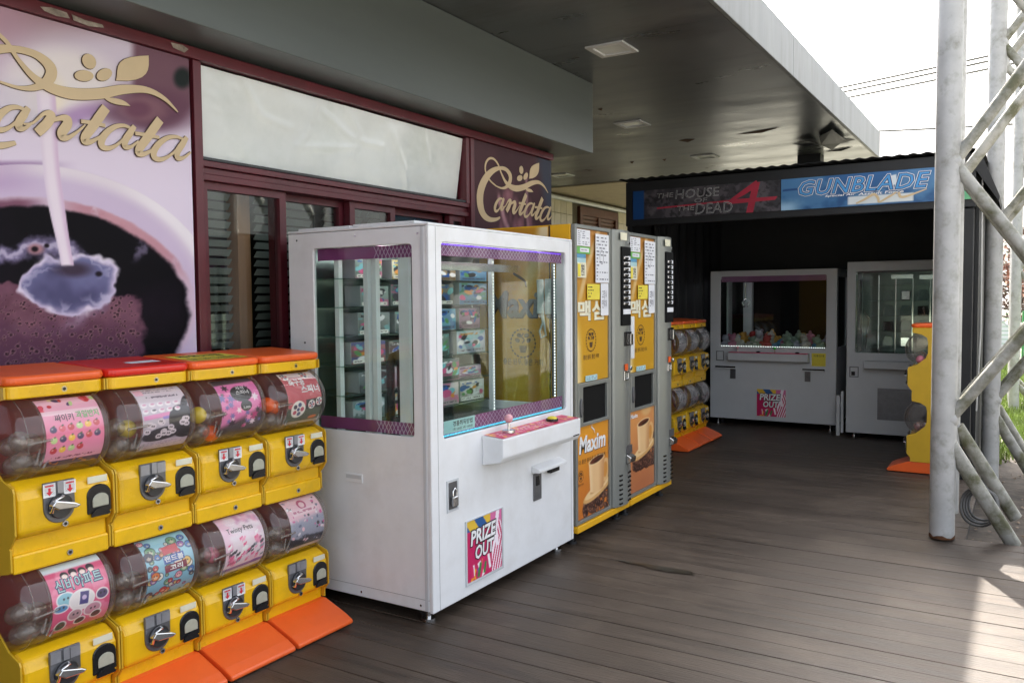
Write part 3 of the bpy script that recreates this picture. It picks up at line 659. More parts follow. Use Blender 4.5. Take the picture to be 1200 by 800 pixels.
for i in range(NX + 1):
    x = SXL - .06 + (SXR - SXL + .12) * i / NX; z = SZT - .005 + (.0055) * math.sin(i / NX * (SXR - SXL + .12) / .10 * 2 * math.pi)
    vs += [(x, SYF - .05, z), (x, SYK + .05, z), (x, SYF - .05, z - .006), (x, SYK + .05, z - .006)]
for i in range(NX):
    a = 4 * i; fs += [(a, a + 4, a + 5, a + 1), (a + 2, a + 3, a + 7, a + 6), (a, a + 2, a + 6, a + 4)]
b = MB(); b.add(vs, fs, True); W(b, 'corrugated_roof', M['blackpaint'], sh)
# black drape on the left inside wall
vs = []; fs = []; nn = 60
for i in range(nn + 1):
    t = i / nn; y = SYF + .45 + t * 2.0; x = SXL + .085 + .022 * math.sin(t * 46) + .012 * math.sin(t * 19 + 1)
    vs += [(x, y, .05), (x, y, 2.38)]
for i in range(nn): fs.append((2 * i, 2 * i + 2, 2 * i + 3, 2 * i + 1))
b = MB(); b.add(vs, fs, True); W(b, 'drape', M['blackpaint'], sh)
# folded tarpaulin at the right side
b = MB(); b.prism([(SXR + .002, SZT - .02), (SXR + .03, SZT - .015), (SXR + .17, 2.20), (SXR + .165, 2.16), (SXR + .012, 2.40), (SXR + .002, 2.40)], 1, SYF - .02, 9.4); W(b, 'tarpaulin_flap', M['blackpaint'], sh)
b = MB(); b.box((SXR + .003, SYF + .15, .0), (SXR + .03, 9.3, 2.39)); W(b, 'tarpaulin', M['blackpaint'], sh)
b = MB(); b.tube([(SXR + .05, SYF + .05, 2.38), (SXR + .06, SYF + .02, 1.2), (SXR + .04, SYF, .55)], .006, 6); W(b, 'cord', M['rope'], sh)
# sign boards along the beam
def signboard(name, x0, x1, z0, z1, label):
    o = empty(name, (x0, SYF - .012, z0), 0, label, 'sign'); w_, h_ = x1 - x0, z1 - z0
    b = MB(); b.box((0, -.012, 0), (w_, 0, h_)); b.build('board', M['black'], o)
    return o, w_, h_
ZS0, ZS1 = 2.188, 2.452
s1, w_, h_ = signboard('sign_board', -3.165, -1.80, ZS0, ZS1, 'grey horror game sign board with red number four')
cv = Cv(170, 44, w_ / h_); n1 = fbm(cv.x * 3, cv.y * 3, 2); n2 = fbm(cv.x * 9 + cv.y * 4, cv.y * 9, 8)
cv.fill((54, 52, 58)); cv.mix(ss(.45, .6, n1) * .8, (88, 84, 90)); cv.mix(ss(.55, .7, n2) * .7, (24, 24, 28)); cv.rect(-.1, -.1, .42, 1.1, (24, 66, 120))
cv.sheet('printed_face', flat(0, 0, w_, h_, -.0125), s1, M['print'])
fm = flatm(-.014)
red = [[(.24, .085), (1.02, .11), (1.02, .125), (.24, .098)], *stroke([(1.17, .255), (1.05, .18), (.93, .115)], [.05, .045, .02], k=3), [(.9, .085), (1.32, .095), (1.34, .125), (.92, .125)], [(1.07, .0), (1.13, .0), (1.19, .258), (1.13, .258)]]
poly_sheet('number', red, fm, M['ink_darkred'], s1)
for s, bx in [('THE', (.24, .185, .40, .225)), ('HOUSE', (.42, .165, .83, .245)), ('OF', (.60, .118, .72, .158)), ('THE', (.44, .055, .60, .095)), ('DEAD', (.61, .015, .95, .108))]:
    letters('lettering', s, fm, bx, M['ink_lgrey'], s1, .0, .1, lift=.002); letters('lettering', s, fm, bx, M['black'], s1, -.022, .1, lift=.003, ref=0.)
s2, w_, h_ = signboard('sign_board', -1.795, -.36, ZS0, ZS1, 'blue helicopter game sign board with gold brushed letters')
cv = Cv(170, 44, w_ / h_); n1 = fbm(cv.x * 1.2, cv.y * 1.6, 12)
cv.grad((30, 74, 120), (40, 92, 146), cv.y); cv.mix(ss(.45, .65, n1) * .7, (84, 130, 172)); cv.mix(ss(.9, .2, cv.x) * ss(.45, .1, cv.y), (150, 186, 214))
cv.rect(.05, .62, .7, .68, (28, 66, 120), .03); cv.rect(2.05, .05, 3.9, .3, (206, 212, 214)); cv.mix(ss(4.3, 5.4, cv.x) * ss(.75, .3, cv.y) * .8, (110, 190, 120)); cv.rect(3.1, .55, 3.45, .85, (205, 215, 220), .2)
cv.sheet('printed_face', flat(0, 0, w_, h_, -.0125), s2, M['print'])
for bo, m_, l in ((.055, M['ink_white'], .001), (.032, M['ink_navy'], .0018), (.0, M['ink_blue'], .0026)):
    letters('lettering', 'GUNBLADE', fm, (.15, .115, 1.145, .235), m_, s2, bo, .25, lift=l, ref=0., space=1.05)
letters('lettering', 'Special Air', fm, (.36, .084, .60, .106), M['ink_white'], s2, .015, .15, lift=.003); letters('lettering', 'Assault Force', fm, (.62, .084, .96, .106), M['ink_white'], s2, .015, .15, lift=.003)
kx = lambda L: [(x * .84, y) for x, y in L]
poly_sheet('lettering', stroke(kx([(.72, .02), (.80, .05), (.88, .085), (.92, .05), (.93, .02), (1.02, .06), (1.08, .09)]), [.012, .018, .022, .02, .012, .018, .012]), fm, M['gold'], s2, .004)
poly_sheet('lettering', stroke(kx([(1.10, .09), (1.12, .05), (1.20, .06), (1.34, .10)]), [.02, .02, .016, .008]), fm, M['gold'], s2, .004)

# ---------------------------------------------------------------- lattice masts
def mast(x, y, wx, wy, top, label, dirty=True, zn=None):
    o = empty('lattice_mast', (x, y, 0), 0, label, 'mast', None)
    base = 0.012 if y < 6 else GZ
    for k, (lx, ly) in enumerate([(0, 0), (-.022, wy), (wx, 0), (wx, wy)]):
        b = MB(); zb = base if k == 0 else GZ
        n_ = 14; b.tube([(lx, ly, zb), (lx, ly, top)], .069, 18); lg = b.build('leg', M['pole'], o)
        if k == 0 and y < 6:
            b = MB(); pts = [(lx + .0705 * math.cos(t), ly + .0705 * math.sin(t)) for t in np.linspace(0, 2 * math.pi, 18)]
            vs = []; fs = []
            for i, p in enumerate(pts): vs += [(p[0], p[1], .011), (p[0], p[1], .018 + .022 * rng.random())]
            for i in range(len(pts) - 1): fs.append((2 * i, 2 * i + 2, 2 * i + 3, 2 * i + 1))
            b.add(vs, fs, True); b.build('rusted_end', M['rust'], lg)
    zs = zn or [.72, 1.45, 2.22, 2.98, 3.74, 4.5, 5.26, 6.0]
    for ly in (0, wy):
        for i in range(len(zs) - 1):
            xa, xb = (0.03, wx) if i % 2 == 0 else (wx, .03)
            b = MB(); b.tube([(xa, ly, zs[i]), (xb, ly, zs[i + 1])], .034, 12); b.build('brace', M['pole_dirty'], o)
        b = MB(); b.tube([(.03, ly, zs[0] - .14), (.34 + .03, ly + .12, (GZ if y > 6 else -.02) )], .042, 12); b.build('brace', M['pole_dirty'], o)
        for i in range(len(zs)):
            if zs[i] < top - .1:
                b = MB(); b.ball((.02 if i % 2 == 0 else wx, ly, zs[i]), .062, 10, 6); b.build('weld_node', M['pole'], o)
    return o
mast(-.392, 5.53, .56, .72, 6.2, 'mossy white pipe mast standing at the edge of the deck')
mast(-.225, 8.25, .56, .72, 6.2, 'white pipe mast beside the black shed wall', zn=[.55, 1.3, 2.06, 2.8, 3.56, 4.3, 5.06, 5.8])
mast(-.10, 14.0, .56, .72, 6.2, 'white pipe mast standing on the sunny lawn', zn=[.3, 1.05, 1.8, 2.55, 3.3, 4.05, 4.8, 5.6])
# coil of hose hung at the foot of the mast
q = onz((1139, 625), -.1)
b = MB()
for k in range(4):
    c = Vector((-.215 + .008 * k, 5.86 + .016 * k, .14 + .006 * (k % 2))); r = .098 - .006 * k
    b.tube([c + Vector((math.cos(t) * r, .02 * math.sin(3 * t), math.sin(t) * r * 1.25)) for t in np.linspace(0, 2 * math.pi, 30)], .008, 7, False)
tag(b.build('hose_coil', M['hose']), 'coil of grey hose hanging behind the mossy pipe brace', 'hose')
b = MB(); b.tube([(.048, 5.42, 0), (.048, 5.42, 1.45)], .022, 10); tag(b.build('steel_post', M['black']), 'thin black steel post at the deck edge beside the mast', 'post')

# ---------------------------------------------------------------- lawn, far trees, fence, house, cables
def blades(n, x0, x1, y0, y1, h, seed, avoid=None):
    r = np.random.default_rng(seed); vs = []; fs = []
    for i in range(n):
        x = r.uniform(x0, x1); y = r.uniform(y0, y1)
        if avoid and avoid(x, y): continue
        a = r.uniform(0, 6.28); l = h * r.uniform(.5, 1.4); w_ = .006 + .004 * r.random(); b_ = len(vs); tx, ty = math.cos(a), math.sin(a); le = r.uniform(.1, .6) * l
        vs += [(x - ty * w_, y + tx * w_, GZ), (x + ty * w_, y - tx * w_, GZ), (x + tx * le * .4 + ty * w_ * .7, y + ty * le * .4 - tx * w_ * .7, GZ + l * .6), (x + tx * le, y + ty * le, GZ + l)]
        fs += [(b_, b_ + 1, b_ + 2), (b_, b_ + 2, b_ + 3)]
    b = MB(); b.add(vs, fs); return b
M['blade'] = mat('grass_blade', (.20, .27, .06), .6, var=.35, scale=3)
_bn = M['blade'].node_tree.nodes['Principled BSDF']; _bn.inputs['Transmission Weight'].default_value = 0; _bn.inputs['Subsurface Weight'].default_value = 0
tag(blades(60000, -.9, 4.5, 9.2, 24, .10, 3, lambda x, y: (x - 1.4) ** 2 / 3.2 + (y - 8) ** 2 / 9 < 1 or (x < -.25 and y < 10.8)).build('grass', M['blade']), 'sunlit lawn grass beyond the masts', 'grass', kind='stuff')
r_ = np.random.default_rng(9); b = MB()
for i in range(900):
    x, y = r_.uniform(-.3, 2.4), r_.uniform(5.75, 10.5); a = r_.uniform(0, 6.28); s = r_.uniform(.012, .03); z = GZ + .006 + r_.uniform(0, .02)
    dx, dy = math.cos(a) * s, math.sin(a) * s; t = r_.uniform(-.5, .5) * s
    b.add([(x - dx, y - dy, z), (x + dy * .5, y - dx * .5, z + t), (x + dx, y + dy, z + .004), (x - dy * .5, y + dx * .5, z - t * .3)], [(0, 1, 2, 3)])
M['litter'] = mat('dry_leaf', (.16, .11, .07), .8, var=.5, scale=14)
tag(b.build('leaf_litter', M['litter']), 'dry leaves scattered on the bare soil', 'leaves', kind='stuff')
def tree(x, y, h, rad, leafcol, label, seed, nleaf=2600, dens=.5):
    r = random.Random(seed); o = empty('tree', (x, y, GZ), 0, label, 'tree', 'trees beyond the lawn')
    b = MB(); tips = []
    b.tube([(0, 0, -.1), (.05, .03, h * .25), (0, .05, h * .5), (.05, 0, h * .8)], [h * .03, h * .024, h * .017, .02], 8)
    for i in range(26):
        z0 = h * r.uniform(.22, .75); a = r.uniform(0, 6.28); l = rad * r.uniform(.5, 1.05); e = (math.cos(a) * l, math.sin(a) * l, z0 + h * r.uniform(.08, .26))
        m_ = (e[0] * .5, e[1] * .5, z0 + (e[2] - z0) * .35); b.tube([(0, 0, z0), m_, e], [h * .010, h * .006, .008], 5); tips += [e, m_]
        for k in range(3):
            e2 = (e[0] + r.uniform(-.4, .4) * rad, e[1] + r.uniform(-.4, .4) * rad, e[2] + r.uniform(-.05, .15) * h); b.tube([m_, e2], [.012, .005], 4); tips.append(e2)
    b.build('trunk', M['bark'], o)
    b = MB(); vs = []; fs = []
    for i in range(nleaf):
        t = r.choice(tips); s = r.uniform(.05, .13); p = [t[k] + r.gauss(0, rad * .16) for k in range(3)]; u = Vector((r.gauss(0, 1), r.gauss(0, 1), r.gauss(0, 1))).normalized(); v = u.orthogonal().normalized()
        k = len(vs); P = Vector(p); vs += [tuple(P - u * s), tuple(P + v * s * .55), tuple(P + u * s), tuple(P - v * s * .55)]; fs.append((k, k + 1, k + 2, k + 3))
    b.add(vs, fs); b.build('crown', leafcol, o); return o
M['bark'] = mat('bark', (.10, .08, .065), .9, var=.3, scale=12)
M['leaf_br'] = mat('brown_leaves', (.16, .11, .085), .8, var=.4, scale=2); M['leaf_gr'] = mat('green_leaves', (.075, .10, .04), .7, var=.4, scale=2); M['leaf_or'] = mat('russet_leaves', (.22, .10, .06), .8, var=.4, scale=2)
tree(-.4, 34, 3.9, 1.7, M['leaf_br'], 'greyish brown bushy tree behind the wire fence', 1)
tree(1.1, 31, 3.0, 1.4, M['leaf_or'], 'small russet tree behind the wire fence', 2)
tree(3.2, 37, 4.6, 2.0, M['leaf_br'], 'tall brown tree behind the russet one', 3)
tree(-2.6, 38, 4.2, 2.0, M['leaf_gr'], 'dull green tree behind the black shed', 4)
tree(6.2, 33, 4.0, 1.8, M['leaf_gr'], 'green tree at the far side of the lawn', 6)
fn = empty('wire_fence', (-3, 25, GZ), 0, 'low green wire fence at the far end of the lawn', 'fence')
M['fgreen'] = mat('green_fence_paint', (.06, .26, .09), .5)
for k in range(9):
    b = MB(); b.tube([(k * 1.5, 0, 0), (k * 1.5, 0, 1.25)], .03, 8); b.build('post', M['fgreen'], fn)
for z in np.arange(.08, 1.22, .11):
    b = MB(); b.tube([(0, 0, z), (12, 0, z)], .007, 5); b.build('wire', M['fgreen'], fn)
hl = empty('farm_shed', (-1.6, 27.5, GZ), .15, 'low white vinyl greenhouse behind the wire fence', 'shed')
b = MB(); b.prism([(-1.3, 0), (1.3, 0), (1.3, .7), (.9, 1.1), (0, 1.3), (-.9, 1.1), (-1.3, .7)], 1, 0, 3.2); b.build('cover', M['paper'], hl)
for i in range(4):
    b = MB(); b.tube([(1.31, i * 1.06, 0), (1.31, i * 1.06, .71), (.91, i * 1.06, 1.12), (0, i * 1.06, 1.32), (-.91, i * 1.06, 1.12), (-1.31, i * 1.06, .71), (-1.31, i * 1.06, 0)], .02, 6); b.build('hoop', M['steel'], hl)
vs = []; fs = []; nn = 80
for i in range(nn + 1):
    x = -70 + 150 * i / nn; hh = 3.2 + 2.4 * float(fbm(np.array([i * .11]), np.array([.5]), 4)[0]) + .5 * float(fbm(np.array([i * .9]), np.array([.1]), 8)[0])
    vs += [(x, 105, GZ - .5), (x, 125 + hh, hh), (x, 150, hh * .7)]
for i in range(nn): a = 3 * i; fs += [(a, a + 3, a + 4, a + 1), (a + 1, a + 4, a + 5, a + 2)]
M['hill'] = mat('wooded_hill', (.20, .19, .18), .95, var=.3, scale=.4)
b = MB(); b.add(vs, fs, True); tag(b.build('hill', M['hill']), kind='structure')
for k, (p, q2) in enumerate([((980, 104), (1158, 66)), ((984, 109), (1158, 72)), ((992, 115), (1158, 81)), ((1030, 154), (1200, 145))]):
    a, c = ony(p, 24), ony(q2, 22); dd = c - a; a2, c2 = a - dd * 2.2, c + dd * 2.2
    pts = [a2 + (c2 - a2) * t + np.array([0, 0, 1.0 * ((2 * t - 1) ** 2 - .02)]) * (.15 if k < 3 else .3) for t in np.linspace(0, 1, 24)]
    b = MB(); b.tube(pts, .028, 6)
    tag(b.build('power_cable', M['cablegrey']), ['overhead power cable, topmost of the three in the pale sky', 'overhead power cable, middle one of the three in the pale sky', 'overhead power cable, lowest of the three in the pale sky', 'single slack overhead cable just above the shed roof'][k], 'cable')
# ================================================================ CAPSULE MACHINES
HW = .1705                                     # half width of one column
TIERS = (.555, .0)                             # z offsets of the upper and lower tier
CY, CR = .115, .135                            # drum axis (local y) and radius; drum centre z = .46 + offset
def lab(cx0=-.070, cx1=.128, a0=-50, a1=66, zc=.46, r=CR - .006):
    def f(u, v, l=0):
        a = np.radians(a0 + (a1 - a0) * v); rr = r + l
        return np.stack([cx0 + (cx1 - cx0) * u + 0 * a, CY - rr * np.cos(a), zc + rr * np.sin(a)], -1)
    f.vec = True; return f
def L1(cv):   # fruit rings
    A = .72; cv.grad((236, 120, 160), (246, 196, 214), np.abs(cv.y - .45) * 2.2); cv.rect(0, 0, A, .10, (66, 46, 96)); r = random.Random(1)
    for k in range(9): cv.ell(r.uniform(0, A), r.uniform(.01, .09), .03, .012, (200, 120, 60), r.uniform(0, 3))
    cols = [(66, 50, 96), (226, 90, 110), (206, 50, 60), (196, 222, 150), (248, 196, 70), (206, 60, 70)]
    for j in range(3):
        for i in range(6):
            if j == 2 and i > 3: continue
            c = r.choice(cols) if j else cols[i]; x, y = .09 + i * .108, .53 - j * .135 + i * .006
            cv.ell(x, y, .042, .040, c, r.uniform(-.5, .5)); cv.ell(x - .012, y + .012, .012, .010, (255, 240, 230), 0, None, .6); cv.ell(x + .01, y + .04, .014, .010, (60, 80, 50), .5)
    for k in range(14): cv.ell(r.uniform(0, A), r.uniform(.80, .98), r.uniform(.02, .05), r.uniform(.02, .05), r.choice(cols + [(250, 230, 180), (250, 220, 230)]), r.uniform(0, 3))
    cv.rect(0, .72, A, .78, (250, 214, 226)); cv.scrib(.08, .13, .62, .17, (120, 40, 70), 1, 3, .5)
def L2(cv):   # monochrome sticker sheet
    A = .72; cv.grad((150, 140, 160), (222, 212, 222), cv.y * 1.3); r = random.Random(2); cv.rect(0, 0, A, .17, (206, 190, 210)); cv.scrib(.05, .03, .68, .15, (150, 130, 160), 3, 5, .4)
    cv.rect(.02, .50, A - .1, .56, (226, 140, 190), .06); cv.rect(.3, .48, .7, .52, (160, 140, 210), .06)
    cv.ell(.62, .40, .22, .26, (38, 32, 40), .6); cv.ell(.30, .26, .30, .10, (46, 38, 50), .1); cv.ell(.66, .66, .05, .13, (40, 34, 44), -.5)
    for k in range(16): x, y = r.uniform(.05, .66), r.uniform(.20, .45); cv.ell(x, y, .05, .04, (220, 208, 218), r.uniform(-.5, .5)); cv.ell(x + .012, y, .012, .012, (60, 50, 60)); cv.ell(x - .016, y + .004, .010, .012, (60, 50, 60))
    for k in range(10): x, y = .06 + .12 * (k % 5), .60 + .09 * (k // 5); cv.ell(x, y, .045, .032, (240, 234, 238)); cv.ell(x + .01, y + .012, .03, .014, r.choice([(90, 80, 92), (210, 150, 180)]))
    cv.scrib(.14, .78, .62, .84, (110, 100, 116), 1, 2, .65); cv.scrib(.06, .88, .66, .97, (140, 128, 146), 2, 4, .5); cv.rect(.02, .86, .14, .97, (240, 190, 210))
def L3(cv):   # spinners
    A = .72; cv.grad((216, 96, 160), (236, 150, 196), fbm(cv.x * 4, cv.y * 4, 3)); r = random.Random(3); cv.mix(ss(.12, .0, cv.y - .55 - cv.x * .1) * 0, (0, 0, 0))
    cv.mix(ss(.86, .9, cv.y - cv.x * .05), (70, 58, 64)); cv.mix(ss(.16, .14, cv.y), (206, 196, 204)); cv.mix(ss(.30, .16, cv.y - cv.x * .35 + .05), (74, 60, 66))
    for k in range(34):
        x, y = r.uniform(0, A), r.uniform(.16, .84); c = r.choice([(242, 226, 236), (250, 150, 190), (120, 110, 170), (60, 40, 54), (190, 60, 120)]); a = r.uniform(0, 2); s = r.uniform(.02, .045)
        for q in range(3): cv.ell(x, y, s * 1.5, s * .42, c, a + q * 1.047)
    cv.ell(.40, .70, .19, .135, (26, 24, 26)); cv.ell(.44, .50, .10, .085, (26, 24, 26))
def L4(cv):   # football spinner
    A = .72; cv.fill((198, 96, 104)); cv.mix(ss(.36, .32, cv.y + .04 * np.sin(cv.x * 9)), (78, 88, 70)); cv.mix(ss(.85, .93, cv.y + cv.x * .1), (226, 214, 218)); cv.rect(.38, .30, .80, .46, (48, 42, 46), .05)
    for x, y, s in ((.22, .30, .15), (.50, .36, .075), (.66, .40, .07), (.1, .92, .09), (.52, .93, .10)):
        cv.ell(x, y, s, s, (236, 232, 224)); 
        for k in range(5): cv.ell(x + s * .55 * math.cos(k * 1.256), y + s * .55 * math.sin(k * 1.256), s * .25, s * .25, [(190, 80, 100), (90, 96, 130), (70, 64, 74)][k % 3])
        cv.ell(x, y, s * .2, s * .2, (70, 70, 110))
    cv.ell(.58, .12, .09, .035, (222, 120, 60), .1); cv.mix(ss(.08, .05, cv.y), (188, 176, 170))
def L5(cv):   # pink card set
    A = .72; cv.fill((226, 92, 136)); cv.mix(ss(.5, .65, fbm(cv.x * 5, cv.y * 5, 4)) * .7, (244, 150, 180)); cv.mix(ss(.86, .90, cv.y), (222, 238, 244)); r = random.Random(5)
    for x, y, rx, ry, c in ((.16, .50, .10, .08, (138, 196, 214)), (.10, .40, .08, .04, (80, 140, 190)), (.36, .44, .15, .12, (236, 230, 232)), (.28, .26, .08, .07, (190, 150, 160)), (.50, .27, .10, .08, (206, 150, 170)), (.36, .14, .06, .05, (46, 42, 50)), (.56, .17, .06, .05, (56, 48, 56)), (.62, .44, .07, .06, (88, 70, 110)), (.12, .14, .06, .07, (50, 84, 70))):
        cv.ell(x, y, rx + .016, ry + .016, (246, 240, 242)); cv.ell(x, y, rx, ry, c); cv.ell(x - .02, y + .01, .012, .014, (40, 36, 46)); cv.ell(x + .03, y + .012, .012, .014, (40, 36, 46))
    cv.rect(.32, .36, .46, .55, (246, 240, 240), -.15); cv.rect(.335, .375, .445, .535, (70, 62, 130), -.15); cv.ell(.39, .46, .03, .03, (210, 190, 226))
    for k in range(4): x = .22 + .11 * k; cv.ell(x, .80 + .02 * (k % 2), .05, .055, (58, 50, 60)); cv.ell(x, .785, .035, .035, (244, 222, 214))
def L6(cv):   # busy blue sheet
    A = .72; cv.grad((122, 178, 206), (166, 214, 226), cv.y); r = random.Random(6)
    cols = [(70, 120, 190), (220, 120, 60), (200, 60, 66), (236, 196, 110), (150, 96, 170), (60, 60, 76), (226, 150, 170), (110, 160, 120), (240, 236, 226)]
    for k in range(60):
        y = r.uniform(.06, .96); x = r.uniform(.02, A - .02); s = r.uniform(.025, .075) * (1 if y > .4 else .7); c = r.choice(cols)
        cv.ell(x, y, s + .008, s * .9 + .008, (44, 42, 58)); cv.ell(x, y, s, s * .9, c); cv.ell(x, y - s * .25, s * .5, s * .4, (244, 226, 200), 0, None, .7); cv.ell(x - s * .3, y + s * .1, s * .12, s * .16, (30, 30, 40)); cv.ell(x + s * .3, y + s * .1, s * .12, s * .16, (30, 30, 40))
    cv.rect(.26, .55, .58, .66, (66, 96, 170), .05); cv.rect(.26, .43, .60, .53, (130, 40, 70), .05); cv.rect(.28, .68, .52, .80, (196, 56, 66), .08); cv.mix(ss(.09, .05, cv.y), (190, 190, 160))
def L7(cv):   # small pets
    A = .72; cv.fill((238, 222, 232)); cv.mix(ss(.45, .62, fbm(cv.x * 4, cv.y * 4, 6)) * .5, (238, 178, 206)); r = random.Random(7); cv.rect(-.1, .08, .9, .15, (150, 110, 180), .06); cv.ell(.58, .14, .10, .03, (120, 90, 170), .1)
    for k in range(52):
        x, y, s = r.uniform(.03, A - .03), r.uniform(.18, .62), r.uniform(.012, .026); c = r.choice([(70, 66, 76), (226, 90, 140), (150, 150, 160), (250, 250, 250), (240, 160, 190)])
        cv.ell(x, y, s * 1.5, s, c); cv.ell(x + s * 1.4, y + s, s * .7, s * .7, c); cv.ell(x - s, y - s, s * .3, s * .8, c)
    for k in range(16): cv.ell(r.uniform(.3, A), r.uniform(.8, .98), r.uniform(.02, .05), r.uniform(.02, .05), r.choice([(236, 170, 200), (214, 150, 190), (200, 160, 190)]), 0, .03, .7)
    cv.ell(.12, .26, .05, .10, (236, 110, 150), .5, .03, .8); cv.ell(.60, .50, .06, .06, (232, 130, 170), 0, .02, .8); cv.rect(0, 0, A, .06, (214, 196, 208))
def L8(cv):   # pink landscape
    A = .72; cv.grad((228, 180, 200), (240, 206, 214), cv.y); r = random.Random(8); cv.mix(ss(.62, .5, cv.y - cv.x * .08) * .9, (150, 160, 180)); cv.mix(ss(.25, .2, cv.y - .12 * fbm(cv.x * 6, cv.y * 0, 3)), (52, 54, 66)); cv.mix(ss(.10, .08, cv.y), (212, 190, 206))
    for k in range(60):
        x, y = r.uniform(0, A), r.uniform(.14, .98); c = r.choice([(60, 54, 64), (236, 230, 236), (214, 110, 160), (110, 116, 140), (240, 196, 206)]); cv.ell(x, y, r.uniform(.012, .04), r.uniform(.01, .03), c, r.uniform(0, 3))
    cv.ell(.36, .84, .09, .09, (190, 96, 130)); cv.ell(.36, .83, .055, .055, (240, 210, 214)); cv.rect(.1, .66, .62, .76, (240, 214, 222), .04); cv.scrib(.12, .67, .6, .75, (190, 110, 140), 1, 5, .6)
def LP(seed):
    def f(cv):
        cv.fill((150, 152, 158)); cv.mix(ss(.4, .6, fbm(cv.x * 7, cv.y * 7, seed)) * .7, (204, 204, 210)); cv.mix(ss(.55, .65, fbm(cv.x * 14, cv.y * 14, seed + 4)) * .7, (70, 70, 80))
    return f
LABTXT = {L1: [('싸이키', (.18, .62, .50, .72), 'ink', .01), ('과일반지', (.55, .64, .95, .74), 'green', .01)], L3: [('자석', (.46, .76, .66, .82), 'ink_white', .01), ('스피너', (.42, .68, .74, .75), 'ink_white', .02), ('2,000', (.52, .45, .70, .49), 'ink_white', .01)],
          L4: [('축구공', (.14, .70, .60, .84), 'ink_white', .03), ('스피너', (.42, .56, .96, .70), 'ink_white', .03)], L5: [('신비아파트', (.10, .60, .90, .76), 'ink_navy', .075), ('신비아파트', (.10, .60, .90, .76), 'pap_cyan', .01)],
          L6: [('랜드볼', (.38, .57, .78, .65), 'ink_white', .02), ('고리', (.46, .445, .74, .52), 'ink_white', .03)], L7: [('Twinty Pets', (.12, .66, .76, .77), 'ink', .0)], L8: []}
# shared pieces of one capsule column
def arc(cx, cz, r, a0, a1, n): return [(cx - r * math.cos(R(a0 + (a1 - a0) * i / n)), cz + r * math.sin(R(a0 + (a1 - a0) * i / n))) for i in range(n + 1)]
def side_profile():
    P = [(.345, .10), (.345, 1.187), (.038, 1.187), (.038, 1.15)]
    for k, dz in enumerate(TIERS):
        P += [(.05, .592 + dz), (.10, .582 + dz), (.142, .555 + dz), (.15, .52 + dz), (.15, .43 + dz), (.135, .39 + dz), (.07, .335 + dz), (.012, .315 + dz)]
        P += [(.004, .30 + dz), (.004, .165 + dz), (.03, .13 + dz)]
        if k == 0: P += [(.042, .675), (.036, .668), (.036, .60)]
    P += [(.03, .10)]
    return P
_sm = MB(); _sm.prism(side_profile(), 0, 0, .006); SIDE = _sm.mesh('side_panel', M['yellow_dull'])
DPROF = [(-.166, .085), (-.1655, .104), (-.162, .118), (-.155, .1275), (-.145, .1328), (-.130, .135), (.130, .135), (.145, .1328), (.155, .1275), (.162, .118), (.1655, .104), (.166, .085)]
def drum_mesh():
    b = MB(); n = 26; a0, a1 = -128, 128; vs = []; fs = []
    for x, r in DPROF: vs += [(x, p[0], .46 + p[1]) for p in arc(CY, 0, r, a0, a1, n)]
    for j in range(len(DPROF) - 1):
        for i in range(n): q = j * (n + 1) + i; fs.append((q, q + 1, q + n + 2, q + n + 1))
    b.add(vs, fs, True)
    for x in (-.166, .166):
        vs = [(x, CY, .46)] + [(x, p[0], .46 + p[1]) for p in arc(CY, 0, .085, a0, a1, n)]
        b.add(vs, [(0, i, i + 1) for i in range(1, n + 1)], True)
    return b.mesh('tank', M['tank'])
DRUM = drum_mesh()
def rim(x, r=.002):
    b = MB(); b.tube([(x, p[0], .46 + p[1]) for p in arc(CY, 0, CR + .001, -100, 100, 24)], r, 6); return b.mesh('tank_rim', M['rim'])
RIMS = [rim(-.131, .0014), rim(.131, .0014), rim(-.080, .0012), rim(.139, .0012)]
b = MB(); b.tube([(-.13, CY - CR - .001, .452), (-.055, CY - CR - .001, .457)], .005, 6); b.ball((-.13, CY - CR - .001, .452), .007, 8, 5); LATCH = b.mesh('tank_latch', M['capsule'])
b = MB(); b.box((-.16, .235, .30), (.16, .262, .60)); b.box((-.16, .12, .302), (.16, .24, .325)); TBACK = b.mesh('tank_lining', M['darkred'])
b = MB(); b.prism([(0, .165), (.0, .275), (.016, .308), (.06, .328), (.20, .328), (.20, .15), (.03, .145)], 0, -.161, .161); BODY = b.mesh('mechanism_housing', M['yellow'], .023, 4)
b = MB(); b.box((-.162, .045, .045), (.162, .30, .158)); NECK = b.mesh('neck', M['yellow'], .008, 2)
b = MB(); b.box((-HW + .008, .034, .592), (HW - .008, .30, .655)); TRIM = b.mesh('trim_band', M['yellow'], .008, 2)
def plan(hw, y0, y1, r):
    return [(-hw, y1), (-hw, y0 + r)] + [(-hw + r - r * math.cos(R(t)), y0 + r - r * math.sin(R(t))) for t in (18, 36, 54, 72)] + [(-hw + r, y0), (hw - r, y0)] + [(hw - r + r * math.sin(R(t)), y0 + r - r * math.cos(R(t))) for t in (18, 36, 54, 72)] + [(hw, y0 + r), (hw, y1)]
b = MB(); b.prism(plan(HW - .005, .030, .34, .035), 2, .592, .634); TRIMU = b.mesh('trim_band', M['yellow'], .005, 2)
b = MB(); pl_ = plan(HW - .001, .022, .346, .040); b.prism(pl_, 2, 0, .03)
b.v = [(v[0], v[1], v[2] + (.017 * (v[1] - .022) / .324 if v[2] > .01 else 0)) for v in b.v]
LIDS = {k: b.mesh('lid', M[k], .012, 3) for k in ('orange', 'red')}
